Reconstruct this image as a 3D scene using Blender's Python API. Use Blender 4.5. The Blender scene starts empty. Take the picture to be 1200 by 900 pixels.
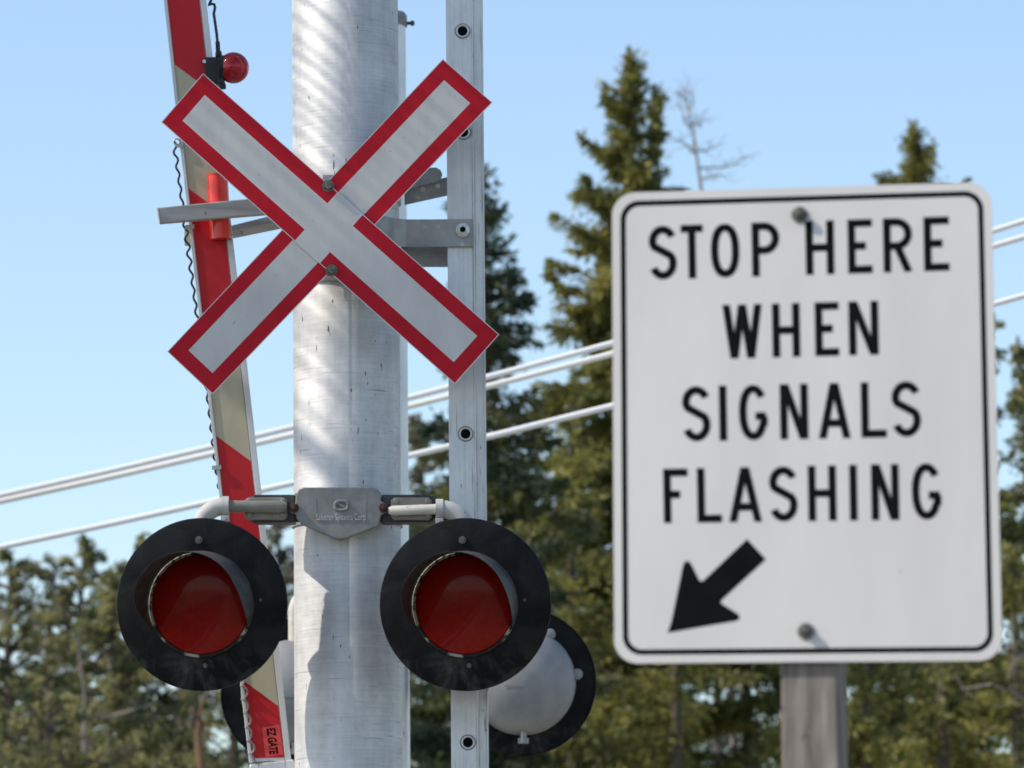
import bpy, math, random
import numpy as np
from mathutils import Vector, Matrix

R = math.radians
scene = bpy.context.scene
COL = scene.collection

# ------------------------------------------------------------------ camera model
PITCH, ROLL, FPX = R(8.0), R(0.5), 6666.67          # 200 mm lens on 36 mm, measured in a 1200 px wide frame
CAM = Vector((0, 0, 1.5))
FWD = Vector((0, math.cos(PITCH), math.sin(PITCH)))
UP0 = Vector((0, -math.sin(PITCH), math.cos(PITCH)))
RT0 = Vector((1, 0, 0))
RT = RT0 * math.cos(ROLL) - UP0 * math.sin(ROLL)
UP = RT0 * math.sin(ROLL) + UP0 * math.cos(ROLL)

def ray(px, py):
    return RT * ((px - 600) / FPX) + UP * ((450 - py) / FPX) + FWD

def P(px, py, Y):
    """Point on the world plane y = Y seen at this place of the photograph."""
    d = ray(px, py)
    return CAM + d * (Y / d.y)

def on_plane(px, py, p0, n):
    d = ray(px, py)
    return CAM + d * ((p0 - CAM).dot(n) / d.dot(n))

def S(Y):                                            # pixels per metre near the picture's middle
    return FPX * math.cos(PITCH) / Y

def lerp(a, b_, t):
    return a + (b_ - a) * t

# ------------------------------------------------------------------ materials
def new_mat(name):
    m = bpy.data.materials.new(name)
    m.use_nodes = True
    nt = m.node_tree
    return m, nt, nt.nodes['Principled BSDF']

def nd(nt, t, **kw):
    n = nt.nodes.new(t)
    for k, v in kw.items():
        if k in n.inputs:
            n.inputs[k].default_value = v
        else:
            setattr(n, k, v)
    return n

def ramp(nt, stops):
    r = nt.nodes.new('ShaderNodeValToRGB')
    el = r.color_ramp.elements
    while len(el) < len(stops):
        el.new(0.5)
    for e, (p, c) in zip(el, stops):
        e.position = p
        e.color = (*c, 1) if len(c) == 3 else c
    return r

def surf(name, c1, c2=None, rough=.5, metal=0.0, scale=(6, 6, 6), bump=.0, rvar=.1, coat=0.0, spec=.25, detail=6,
         specks=None, speck_scale=30.0, speck_at=.68, lo=.35, hi=.65):
    """Principled surface with two-tone noise, rough variation, optional dirt specks and bump."""
    m, nt, b = new_mat(name)
    L = nt.links.new
    tc = nd(nt, 'ShaderNodeTexCoord')
    mp = nd(nt, 'ShaderNodeMapping')
    mp.inputs['Scale'].default_value = scale
    L(tc.outputs['Object'], mp.inputs['Vector'])
    nz = nd(nt, 'ShaderNodeTexNoise', Scale=1.0, Detail=detail, Roughness=.6)
    L(mp.outputs[0], nz.inputs['Vector'])
    rp = ramp(nt, [(lo, c1), (hi, c2 or c1)])
    L(nz.outputs['Fac'], rp.inputs[0])
    out = rp.outputs[0]
    if specks:
        n2 = nd(nt, 'ShaderNodeTexNoise', Scale=speck_scale, Detail=4.0, Roughness=.55)
        L(tc.outputs['Object'], n2.inputs['Vector'])
        r2 = ramp(nt, [(speck_at, (0, 0, 0)), (speck_at + .05, (1, 1, 1))])
        L(n2.outputs['Fac'], r2.inputs[0])
        mx = nd(nt, 'ShaderNodeMix', data_type='RGBA')
        L(r2.outputs[0], mx.inputs['Factor'])
        L(out, mx.inputs['A'])
        mx.inputs['B'].default_value = (*specks, 1)
        out = mx.outputs['Result']
    L(out, b.inputs['Base Color'])
    mr = nd(nt, 'ShaderNodeMapRange')
    mr.inputs['To Min'].default_value = max(.02, rough - rvar)
    mr.inputs['To Max'].default_value = min(1, rough + rvar)
    L(nz.outputs['Fac'], mr.inputs['Value'])
    L(mr.outputs[0], b.inputs['Roughness'])
    b.inputs['Metallic'].default_value = metal
    b.inputs['Specular IOR Level'].default_value = spec
    b.inputs['Coat Weight'].default_value = coat
    b.inputs['Coat Roughness'].default_value = .12
    if bump:
        bp = nd(nt, 'ShaderNodeBump', Strength=bump, Distance=.004)
        L(nz.outputs['Fac'], bp.inputs['Height'])
        L(bp.outputs[0], b.inputs['Normal'])
    return m

def mast_metal(name, base, dark, metal, rough, drawn=False):
    """Spun aluminium: fine horizontal brushing, cloudy oxide, scuffs and a few scratches."""
    m, nt, b = new_mat(name)
    L = nt.links.new
    tc = nd(nt, 'ShaderNodeTexCoord')
    def noise(sc, detail=6.0, rg=.6):
        mp = nd(nt, 'ShaderNodeMapping')
        mp.inputs['Scale'].default_value = sc
        L(tc.outputs['Object'], mp.inputs['Vector'])
        n = nd(nt, 'ShaderNodeTexNoise', Scale=1.0, Detail=detail, Roughness=rg)
        L(mp.outputs[0], n.inputs['Vector'])
        return n
    brush = noise((240, 240, 2.5) if drawn else (6, 6, 190), 3.0)
    cloud = noise((9, 9, 6.5), 9.0, .68)
    streak = noise((90, 90, 1.0) if drawn else (26, 26, 1.3), 5.0)
    scratch = noise((150, 150, 7) if drawn else (7, 7, 230), 2.0, .4)
    scuff = noise((20, 20, 42), 7.0, .62)
    tick = noise((85, 85, 22), 3.0, .5)
    band = noise((.2, .2, 2.4), 2.0)
    rp = ramp(nt, [(.36, dark), (.60, base)])
    mix = nd(nt, 'ShaderNodeMath', operation='MULTIPLY_ADD')
    mix.inputs[1].default_value = .58
    L(cloud.outputs['Fac'], mix.inputs[0])
    a2 = nd(nt, 'ShaderNodeMath', operation='MULTIPLY')
    a2.inputs[1].default_value = .22
    L(streak.outputs['Fac'], a2.inputs[0])
    a3 = nd(nt, 'ShaderNodeMath', operation='MULTIPLY_ADD')
    a3.inputs[1].default_value = .20
    L(brush.outputs['Fac'], a3.inputs[0])
    L(a2.outputs[0], a3.inputs[2])
    L(a3.outputs[0], mix.inputs[2])
    L(mix.outputs[0], rp.inputs[0])
    sc = ramp(nt, [(.665, (0, 0, 0)), (.72, (.75, .75, .75))])
    L(scuff.outputs['Fac'], sc.inputs[0])
    sparse = ramp(nt, [(.5, (0, 0, 0)), (.62, (1, 1, 1))])
    L(cloud.outputs['Fac'], sparse.inputs[0])
    tk = ramp(nt, [(.70, (0, 0, 0)), (.73, (1, 1, 1))])
    L(tick.outputs['Fac'], tk.inputs[0])
    m1 = nd(nt, 'ShaderNodeMath', operation='MULTIPLY')
    L(sc.outputs[0], m1.inputs[0]); L(sparse.outputs[0], m1.inputs[1])
    sl_ = ramp(nt, [(.66, (0, 0, 0)), (.74, (.55, .55, .55))])
    L(scratch.outputs['Fac'], sl_.inputs[0])
    m0 = nd(nt, 'ShaderNodeMath', operation='MAXIMUM')
    L(m1.outputs[0], m0.inputs[0]); L(sl_.outputs[0], m0.inputs[1])
    m2 = nd(nt, 'ShaderNodeMath', operation='MAXIMUM')
    L(m0.outputs[0], m2.inputs[0]); L(tk.outputs[0], m2.inputs[1])
    mx = nd(nt, 'ShaderNodeMix', data_type='RGBA')
    L(m2.outputs[0], mx.inputs['Factor'])
    L(rp.outputs[0], mx.inputs['A'])
    mx.inputs['B'].default_value = (.10, .10, .10, 1)
    L(mx.outputs['Result'], b.inputs['Base Color'])
    mr = nd(nt, 'ShaderNodeMapRange')
    mr.inputs['To Min'].default_value = rough - .12
    mr.inputs['To Max'].default_value = rough + .14
    L(cloud.outputs['Fac'], mr.inputs['Value'])
    L(mr.outputs[0], b.inputs['Roughness'])
    b.inputs['Metallic'].default_value = metal
    bp = nd(nt, 'ShaderNodeBump', Strength=.22, Distance=.0012)
    ad = nd(nt, 'ShaderNodeMath', operation='ADD')
    L(brush.outputs['Fac'], ad.inputs[0]); L(cloud.outputs['Fac'], ad.inputs[1])
    L(ad.outputs[0], bp.inputs['Height'])
    L(bp.outputs[0], b.inputs['Normal'])
    return m

def leaf_mat(name, c_lo, c_mid, c_hi, trans=.42):
    m, nt, b = new_mat(name)
    L = nt.links.new
    at = nd(nt, 'ShaderNodeAttribute', attribute_name='tint')
    rp = ramp(nt, [(0, c_lo), (.5, c_mid), (1, c_hi)])
    L(at.outputs['Fac'], rp.inputs[0])
    L(rp.outputs[0], b.inputs['Base Color'])
    b.inputs['Roughness'].default_value = .55
    b.inputs['Specular IOR Level'].default_value = .35
    tr = nd(nt, 'ShaderNodeBsdfTranslucent')
    L(rp.outputs[0], tr.inputs['Color'])
    ms = nd(nt, 'ShaderNodeMixShader')
    ms.inputs[0].default_value = trans
    L(b.outputs[0], ms.inputs[1]); L(tr.outputs[0], ms.inputs[2])
    L(ms.outputs[0], nt.nodes['Material Output'].inputs['Surface'])
    return m

M = {}
M['mast'] = mast_metal('spun_aluminium', (.68, .665, .64), (.42, .415, .40), .48, .60)
M['rail'] = mast_metal('extruded_aluminium', (.76, .75, .735), (.50, .50, .495), .8, .5, True)
M['steel'] = surf('galvanised_steel', (.30, .30, .29), (.46, .46, .45), .45, .5, (14, 14, 14), .15, .12, specks=(.14, .12, .10), speck_scale=60)
M['strap'] = surf('dull_strap_steel', (.25, .25, .24), (.40, .39, .37), .5, .4, (10, 10, 10), .12, .1, specks=(.5, .5, .48), speck_scale=40, speck_at=.64)
M['cast'] = surf('cast_grey_paint', (.20, .195, .185), (.27, .265, .25), .55, .1, (25, 25, 25), .12, .1, specks=(.18, .17, .15), speck_scale=90)
M['cover'] = surf('olive_grey_cover', (.19, .178, .15), (.27, .255, .215), .6, 0, (20, 20, 20), .1, .1, specks=(.14, .12, .10), speck_scale=70)
M['pipe'] = surf('chalky_beige_pipe', (.50, .46, .39), (.62, .58, .50), .6, 0, (12, 12, 30), .12, .1, specks=(.28, .25, .2), speck_scale=55, speck_at=.66)
M['elbow'] = surf('grey_pipe_elbow', (.42, .40, .37), (.54, .52, .48), .55, 0, (16, 16, 16), .1, .1, specks=(.22, .2, .18), speck_scale=70)
M['dark_iron'] = surf('dark_iron', (.045, .045, .045), (.09, .085, .08), .55, .2, (25, 25, 25), .2)
M['letter'] = surf('rubbed_raised_letters', (.50, .49, .46), (.60, .59, .56), .5, 0, (40, 40, 40))
M['bolt'] = surf('weathered_bolt', (.10, .10, .085), (.20, .195, .16), .45, .6, (90, 90, 90), .2)
M['rust'] = surf('rusty_bolt', (.05, .028, .022), (.11, .05, .038), .7, .1, (120, 120, 120), .3)
M['white'] = surf('white_reflective_sheeting', (.51, .495, .475), (.59, .575, .555), .5, 0, (9, 9, 3), .25, .06, specks=(.40, .39, .365), speck_scale=48, speck_at=.67)
M['signwhite'] = surf('white_sign_sheeting', (.57, .542, .512), (.625, .597, .566), .5, 0, (5, 5, 1.6), .5, .06, specks=(.44, .43, .415), speck_scale=22, speck_at=.72)
M['red'] = surf('red_reflective_sheeting', (.40, .006, .016), (.48, .010, .022), .45, 0, (9, 9, 9), .02, .06, spec=.15, specks=(.30, .012, .018), speck_scale=50, speck_at=.66)
M['alu_edge'] = surf('aluminium_edge', (.55, .54, .52), (.68, .67, .65), .4, .6, (20, 20, 20))
M['ink_and_hole_black'] = surf('sign_ink_and_hole_black', (.004, .004, .0045), (.007, .007, .0075), .7, 0, (20, 20, 20), spec=.04)
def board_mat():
    """black enamel with a film of dust and rubbed scratches; greyer low on the disc"""
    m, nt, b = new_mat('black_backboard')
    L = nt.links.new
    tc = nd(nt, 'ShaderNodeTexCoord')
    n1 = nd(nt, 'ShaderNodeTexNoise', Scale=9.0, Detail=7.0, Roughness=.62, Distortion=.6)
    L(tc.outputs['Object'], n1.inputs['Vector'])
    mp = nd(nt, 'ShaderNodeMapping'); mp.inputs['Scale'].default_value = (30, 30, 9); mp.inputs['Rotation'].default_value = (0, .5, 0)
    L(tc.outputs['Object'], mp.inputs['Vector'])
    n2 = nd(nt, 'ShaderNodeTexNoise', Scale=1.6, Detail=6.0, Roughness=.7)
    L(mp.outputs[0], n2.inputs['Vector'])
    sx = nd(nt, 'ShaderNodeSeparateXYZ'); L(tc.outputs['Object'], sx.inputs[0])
    mr = nd(nt, 'ShaderNodeMapRange'); mr.inputs['From Min'].default_value = -.12; mr.inputs['From Max'].default_value = -.25  # grey increases towards the bottom of the disc
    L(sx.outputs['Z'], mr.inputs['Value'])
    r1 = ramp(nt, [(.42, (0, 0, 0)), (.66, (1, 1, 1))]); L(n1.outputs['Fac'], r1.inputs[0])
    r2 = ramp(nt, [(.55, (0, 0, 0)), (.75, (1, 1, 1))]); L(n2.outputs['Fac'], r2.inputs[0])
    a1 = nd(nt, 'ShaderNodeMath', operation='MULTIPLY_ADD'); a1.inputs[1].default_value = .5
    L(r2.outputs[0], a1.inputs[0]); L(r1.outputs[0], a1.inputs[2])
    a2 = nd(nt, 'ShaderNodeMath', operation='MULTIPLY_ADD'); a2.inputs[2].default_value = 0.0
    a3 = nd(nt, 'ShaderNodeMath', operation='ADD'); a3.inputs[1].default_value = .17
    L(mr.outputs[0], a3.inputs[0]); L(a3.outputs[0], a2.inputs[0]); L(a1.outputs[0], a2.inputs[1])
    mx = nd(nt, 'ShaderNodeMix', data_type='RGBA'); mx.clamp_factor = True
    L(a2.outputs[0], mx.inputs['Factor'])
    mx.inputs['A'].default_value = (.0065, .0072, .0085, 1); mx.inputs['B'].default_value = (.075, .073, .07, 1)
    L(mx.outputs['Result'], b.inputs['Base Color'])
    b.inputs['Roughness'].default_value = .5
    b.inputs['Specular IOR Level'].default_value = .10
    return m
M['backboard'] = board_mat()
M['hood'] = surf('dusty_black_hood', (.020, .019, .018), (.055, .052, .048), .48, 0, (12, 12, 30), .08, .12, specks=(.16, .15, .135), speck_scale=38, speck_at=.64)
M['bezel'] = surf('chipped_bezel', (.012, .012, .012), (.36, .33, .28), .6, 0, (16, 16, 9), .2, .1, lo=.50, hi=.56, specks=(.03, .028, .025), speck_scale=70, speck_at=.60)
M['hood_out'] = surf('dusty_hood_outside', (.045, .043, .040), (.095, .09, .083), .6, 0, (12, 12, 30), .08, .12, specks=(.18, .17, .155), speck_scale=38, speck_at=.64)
M['gate_red'] = surf('gate_red_sheeting', (.44, .014, .020), (.52, .020, .026), .45, 0, (7, 7, 3), .02, .08, spec=.2, specks=(.40, .03, .03), speck_scale=30, speck_at=.68)
M['gate_cream'] = surf('gate_cream_sheeting', (.40, .36, .25), (.47, .43, .31), .45, 0, (7, 7, 3), .02, .08, specks=(.36, .32, .22), speck_scale=30, speck_at=.68)
M['gate_rail'] = surf('painted_aluminium_edge', (.52, .52, .52), (.66, .66, .65), .45, .2, (20, 20, 3), .1)
M['tube_red'] = surf('glossy_red_tube', (.74, .035, .022), (.80, .05, .03), .28, 0, (9, 9, 9), .02, .06, coat=.4)
M['sticker'] = surf('red_sticker', (.62, .05, .05), (.68, .07, .06), .4, 0, (20, 20, 20))
M['cable'] = surf('black_cable', (.02, .022, .02), (.045, .045, .04), .5, 0, (60, 60, 60))
M['cable_lit'] = surf('lit_grey_cable', (.16, .16, .155), (.30, .30, .28), .6, 0, (60, 60, 60))  # sunlit tone of the coiled loops put into a pale grey
M['black_plastic'] = surf('black_plastic', (.012, .012, .013), (.03, .03, .03), .35, 0, (30, 30, 30), .05)
M['bar'] = surf('weathered_grey_bar', (.30, .295, .28), (.44, .43, .41), .6, .1, (4, 4, 40), .15, .1, specks=(.2, .19, .17), speck_scale=40)
M['bar_pale'] = surf('pale_bar_edge', (.42, .39, .33), (.56, .53, .46), .6, 0, (5, 5, 30), .12, .1, specks=(.25, .22, .18), speck_scale=45, speck_at=.62)
M['housing'] = surf('grey_lamp_housing', (.24, .24, .24), (.33, .33, .325), .62, .05, (8, 8, 8), .06, .1, specks=(.32, .32, .32), speck_scale=50)
M['post'] = surf('weathered_timber', (.12, .10, .085), (.27, .24, .205), .8, 0, (46, 46, 1.3), .8, .1, spec=.25, specks=(.11, .09, .075), speck_scale=24, speck_at=.66)
M['wire'] = surf('pale_wire', (.86, .85, .83), (.90, .89, .87), .5, 0, (3, 3, 3), .0)
M['bark'] = surf('grey_brown_bark', (.075, .06, .045), (.17, .14, .11), .9, 0, (9, 9, 3), .6, spec=.2)
M['bark_red'] = surf('reddish_bark', (.13, .075, .045), (.24, .14, .085), .9, 0, (9, 9, 3), .6, spec=.2)
M['deadwood'] = surf('bleached_deadwood', (.17, .15, .125), (.30, .27, .23), .85, 0, (12, 12, 4), .3, spec=.2)
M['twig'] = surf('grey_twig', (.24, .205, .18), (.36, .31, .28), .85, 0, (12, 12, 4), .2, spec=.2)
M['grass'] = surf('pale_gravelly_grass', (.20, .18, .11), (.36, .33, .26), .95, 0, (1.2, 1.2, 1.2), .5, spec=.15)
M['asphalt'] = surf('asphalt', (.04, .04, .042), (.065, .064, .062), .9, 0, (5, 5, 5), .3, spec=.3, specks=(.10, .10, .095), speck_scale=60)
M['gravel'] = surf('gravel', (.26, .25, .23), (.42, .40, .37), .95, 0, (18, 18, 18), .8, spec=.2)
M['line_white'] = surf('road_paint', (.55, .55, .53), (.75, .75, .72), .7, 0, (14, 14, 14))
M['spruce'] = leaf_mat('spruce_needles', (.085, .105, .032), (.20, .20, .052), (.38, .34, .09))
M['spruce_dark'] = leaf_mat('dark_spruce_needles', (.036, .058, .036), (.088, .115, .052), (.20, .20, .065))
M['spruce_olive'] = leaf_mat('olive_needles', (.07, .085, .03), (.205, .205, .056), (.46, .41, .11))
M['leaf'] = leaf_mat('small_green_leaves', (.085, .105, .042), (.20, .205, .085), (.42, .38, .16), .55)
M['leaf_grey'] = leaf_mat('grey_green_leaves', (.13, .14, .095), (.23, .22, .145), (.40, .37, .23), .55)

def lens_mat():
    m, nt, b = new_mat('red_lens')
    L = nt.links.new
    tc = nd(nt, 'ShaderNodeTexCoord')
    nz = nd(nt, 'ShaderNodeTexNoise', Scale=55.0, Detail=4.0)
    L(tc.outputs['Object'], nz.inputs['Vector'])
    rp = ramp(nt, [(.3, (.20, .006, .0035)), (.7, (.26, .008, .0045))])
    L(nz.outputs['Fac'], rp.inputs[0])
    L(rp.outputs[0], b.inputs['Base Color'])
    b.inputs['Roughness'].default_value = .22
    b.inputs['Specular IOR Level'].default_value = .09
    b.inputs['Coat Weight'].default_value = .18
    b.inputs['Coat Roughness'].default_value = .04
    wv = nd(nt, 'ShaderNodeTexVoronoi', Scale=120.0)
    L(tc.outputs['Object'], wv.inputs['Vector'])
    bp = nd(nt, 'ShaderNodeBump', Strength=.10, Distance=.001)
    L(wv.outputs['Distance'], bp.inputs['Height'])
    L(bp.outputs[0], b.inputs['Normal'])
    return m
M['lens'] = lens_mat()
def globe_mat():
    m, nt, b = new_mat('red_glass_globe')
    b.inputs['Base Color'].default_value = (.42, .006, .016, 1)
    b.inputs['Roughness'].default_value = .06
    b.inputs['Transmission Weight'].default_value = .55
    b.inputs['IOR'].default_value = 1.45
    return m
M['globe'] = globe_mat()

# ------------------------------------------------------------------ mesh helpers
class MB:
    def __init__(s):
        s.v, s.f, s.mi, s.sm = [], [], [], []
    def add(s, verts, faces, mi=0, smooth=False):
        o = len(s.v)
        s.v += [Vector(p) for p in verts]
        for f in faces:
            s.f.append(tuple(i + o for i in f)); s.mi.append(mi); s.sm.append(smooth)
    def hexa(s, a, b, mi=0):
        """two matching quads joined to a solid"""
        s.add(list(a) + list(b), [(0, 1, 2, 3), (7, 6, 5, 4), (0, 4, 5, 1), (1, 5, 6, 2), (2, 6, 7, 3), (3, 7, 4, 0)], mi)
    def box(s, c, size, rot=None, mi=0):
        c = Vector(c); hx, hy, hz = [q / 2 for q in size]
        pts = [Vector(p) for p in ((-hx, -hy, -hz), (hx, -hy, -hz), (hx, -hy, hz), (-hx, -hy, hz), (-hx, hy, -hz), (hx, hy, -hz), (hx, hy, hz), (-hx, hy, hz))]
        if rot is not None:
            pts = [rot @ p for p in pts]
        pts = [p + c for p in pts]
        s.hexa(pts[:4], pts[4:], mi)
    def beam(s, a, b, w, d, side=Vector((0, 1, 0)), mi=0):
        """box from a to b; d is the size along `side`, w across"""
        a, b = Vector(a), Vector(b)
        t = (b - a).normalized()
        n = (side - t * side.dot(t)).normalized()
        u = t.cross(n)
        q = [u * (w / 2 * i) + n * (d / 2 * j) for i, j in ((-1, -1), (1, -1), (1, 1), (-1, 1))]
        s.hexa([a + k for k in q], [b + k for k in q], mi)
    def tube(s, pts, rad, n=12, mi=0, caps=True, smooth=True):
        pts = [Vector(p) for p in pts]
        if not hasattr(rad, '__len__'):
            rad = [rad] * len(pts)
        o = len(s.v)
        t0 = (pts[1] - pts[0]).normalized()
        ref = Vector((0, 0, 1)) if abs(t0.z) < .9 else Vector((1, 0, 0))
        u = t0.cross(ref).normalized()
        for i, p in enumerate(pts):
            t = (pts[min(i + 1, len(pts) - 1)] - pts[max(i - 1, 0)]).normalized()
            u = (u - t * u.dot(t)).normalized()
            w = t.cross(u)
            for k in range(n):
                a = 2 * math.pi * k / n
                s.v.append(p + (u * math.cos(a) + w * math.sin(a)) * rad[i])
        for i in range(len(pts) - 1):
            for k in range(n):
                k2 = (k + 1) % n
                s.f.append((o + i * n + k, o + i * n + k2, o + (i + 1) * n + k2, o + (i + 1) * n + k)); s.mi.append(mi); s.sm.append(smooth)
        if caps:
            s.f.append(tuple(o + k for k in range(n - 1, -1, -1))); s.mi.append(mi); s.sm.append(False)
            e = o + (len(pts) - 1) * n
            s.f.append(tuple(e + k for k in range(n))); s.mi.append(mi); s.sm.append(False)
    def lathe(s, prof, c, ax, n=48, mi=0, a0=0.0, a1=2 * math.pi, smooth=True):
        """profile of (radius, along-axis) turned about ax through c"""
        c, ax = Vector(c), Vector(ax).normalized()
        ref = Vector((0, 0, 1)) if abs(ax.z) < .9 else Vector((1, 0, 0))
        w = (ref - ax * ref.dot(ax)).normalized(); u = ax.cross(w)
        o = len(s.v)
        full = abs(a1 - a0 - 2 * math.pi) < 1e-6
        m = n if full else n + 1
        for r, z in prof:
            for k in range(m):
                a = a0 + (a1 - a0) * k / n
                s.v.append(c + ax * z + (w * math.cos(a) + u * math.sin(a)) * r)
        for i in range(len(prof) - 1):
            for k in range(n):
                k2 = (k + 1) % m
                s.f.append((o + i * m + k, o + i * m + k2, o + (i + 1) * m + k2, o + (i + 1) * m + k)); s.mi.append(mi); s.sm.append(smooth)
    def prism(s, poly, off, mi=0, mi_side=None):
        """closed polygon extruded by vector off"""
        n = len(poly); o = len(s.v)
        s.v += [Vector(p) for p in poly] + [Vector(p) + off for p in poly]
        s.f.append(tuple(o + i for i in range(n))); s.mi.append(mi); s.sm.append(False)
        s.f.append(tuple(o + n + i for i in range(n - 1, -1, -1))); s.mi.append(mi if mi_side is None else mi_side); s.sm.append(False)
        for i in range(n):
            j = (i + 1) % n
            s.f.append((o + i, o + n + i, o + n + j, o + j)); s.mi.append(mi if mi_side is None else mi_side); s.sm.append(False)
    def build(s, name, mats, parent=None, bevel=0.0, sharp=35, origin=None, fix=True):
        if not isinstance(mats, (list, tuple)):
            mats = [mats]
        me = bpy.data.meshes.new(name)
        org = Vector(origin) if origin is not None else (root_origin(parent) if parent else Vector((0, 0, 0)))
        me.from_pydata([tuple(p - org) for p in s.v], [], s.f)
        for m in mats:
            me.materials.append(M[m])
        me.polygons.foreach_set('material_index', s.mi)
        me.polygons.foreach_set('use_smooth', s.sm)
        if fix:
            import bmesh
            bm = bmesh.new(); bm.from_mesh(me)
            bmesh.ops.remove_doubles(bm, verts=bm.verts, dist=1e-6)
            bmesh.ops.recalc_face_normals(bm, faces=bm.faces)
            bm.to_mesh(me); bm.free()
        if any(s.sm):
            me.set_sharp_from_angle(angle=R(sharp))
        ob = bpy.data.objects.new(name, me)
        COL.objects.link(ob)
        if parent:
            ob.parent = parent
        elif origin is not None:
            ob.location = org
        if bevel:
            bv = ob.modifiers.new('bevel', 'BEVEL')
            bv.width = bevel; bv.segments = 2; bv.limit_method = 'ANGLE'; bv.angle_limit = R(40)
        return ob

def root_origin(o):
    p = Vector((0, 0, 0))
    while o is not None:
        p += o.location if not o.get('local') else Vector((0, 0, 0))
        o = o.parent
    return p

def tag(o, label, cat, group=None):
    o['label'] = label; o['category'] = cat
    if group:
        o['group'] = group
    return o

def thing(name, label, cat, loc, group=None, local=False):
    """an Empty at the thing's base; local=True when its parts are modelled about their own origin"""
    o = bpy.data.objects.new(name, None)
    COL.objects.link(o)
    o.location = loc
    o.empty_display_size = .1
    if local:
        o['local'] = 1
    return tag(o, label, cat, group)

def structure(o):
    o['kind'] = 'structure'
    return o

def copy_tree(o, parent=None):
    c = o.copy(); COL.objects.link(c); c.parent = parent
    for ch in list(o.children):
        copy_tree(ch, c)
    return c

def text_mesh(name, txt, size, place, mat, parent, extrude=.001, shear=0.0, width=None, bold=0.0):
    """embossed/printed lettering; `place` maps local text coordinates (x right, y up, z out) into the parent's space"""
    cu = bpy.data.curves.new(name, 'FONT')
    cu.body = txt; cu.size = size; cu.extrude = extrude; cu.shear = shear; cu.offset = bold
    cu.align_x = 'CENTER'; cu.align_y = 'CENTER'
    tmp = bpy.data.objects.new('tmp', cu)
    COL.objects.link(tmp)
    dg = bpy.context.evaluated_depsgraph_get()
    me = bpy.data.meshes.new_from_object(tmp.evaluated_get(dg))
    bpy.data.objects.remove(tmp)
    if width:
        xs = [v.co.x for v in me.vertices]
        k = width / (max(xs) - min(xs))
        for v in me.vertices:
            v.co.x *= k
    for v in me.vertices:
        v.co = place(v.co)
    me.materials.clear(); me.materials.append(M[mat])
    me.name = name
    ob = bpy.data.objects.new(name, me)
    COL.objects.link(ob); ob.parent = parent
    return ob

# ------------------------------------------------------------------ world, sun, camera
SUN_AZ_LEFT, SUN_EL = R(80.5), R(42)                 # sun 80 deg to the left of straight behind the camera
to_sun = Vector((-math.sin(SUN_AZ_LEFT) * math.cos(SUN_EL), -math.cos(SUN_AZ_LEFT) * math.cos(SUN_EL), math.sin(SUN_EL)))
w = bpy.data.worlds.new('World'); scene.world = w
w.use_nodes = True
nt = w.node_tree
sky = nt.nodes.new('ShaderNodeTexSky')
sky.sky_type = 'NISHITA'; sky.sun_disc = False
sky.sun_elevation = SUN_EL
sky.sun_rotation = math.atan2(to_sun.x, to_sun.y)
sky.altitude = 100; sky.air_density = 1.0; sky.dust_density = 0.8; sky.ozone_density = 1.6
nt.nodes['Background'].inputs['Strength'].default_value = .137
nt.links.new(sky.outputs[0], nt.nodes['Background'].inputs['Color'])

sl = bpy.data.lights.new('sun', 'SUN'); sl.energy = 2.75; sl.angle = R(.53); sl.color = (1, .93, .83)
so = bpy.data.objects.new('sun', sl); COL.objects.link(so)
so.rotation_euler = to_sun.to_track_quat('Z', 'Y').to_euler()
so.location = (-10, -6, 20)

cd = bpy.data.cameras.new('camera'); co = bpy.data.objects.new('camera', cd); COL.objects.link(co)
cd.sensor_width = 36; cd.lens = 200; cd.clip_start = .1; cd.clip_end = 5000
co.matrix_world = Matrix(((RT.x, UP.x, -FWD.x, CAM.x), (RT.y, UP.y, -FWD.y, CAM.y), (RT.z, UP.z, -FWD.z, CAM.z), (0, 0, 0, 1)))
cd.dof.use_dof = True; cd.dof.focus_distance = 15.3; cd.dof.aperture_fstop = 9.0; cd.dof.aperture_blades = 8
scene.camera = co
vs = scene.view_settings
vs.view_transform = 'Standard'; vs.look = 'None'; vs.exposure = 0.55; vs.gamma = 1; vs.use_curve_mapping = False
scene.cycles.use_denoising = True
try:
    scene.cycles.denoiser = 'OPENIMAGEDENOISE'
except Exception:
    pass
scene.cycles.max_bounces = 8
scene.cycles.sample_clamp_indirect = 6

# ------------------------------------------------------------------ ground, road
def sheet(name, mat, x0, x1, y0, y1, z, thick=None):
    b = MB()
    b.add([(x0, y0, z), (x1, y0, z), (x1, y1, z), (x0, y1, z)], [(0, 1, 2, 3)])
    return structure(b.build(name, mat))
sheet('ground', 'grass', -1500, 1500, -200, 3000, 0)
sheet('road', 'asphalt', -9.5, -2.2, -60, 400, .012)
sheet('gravel_shoulder', 'gravel', -2.2, -1.2, -60, 400, .008)
sheet('road_marking', 'line_white', -2.7, -2.58, -60, 400, .016)

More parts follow.
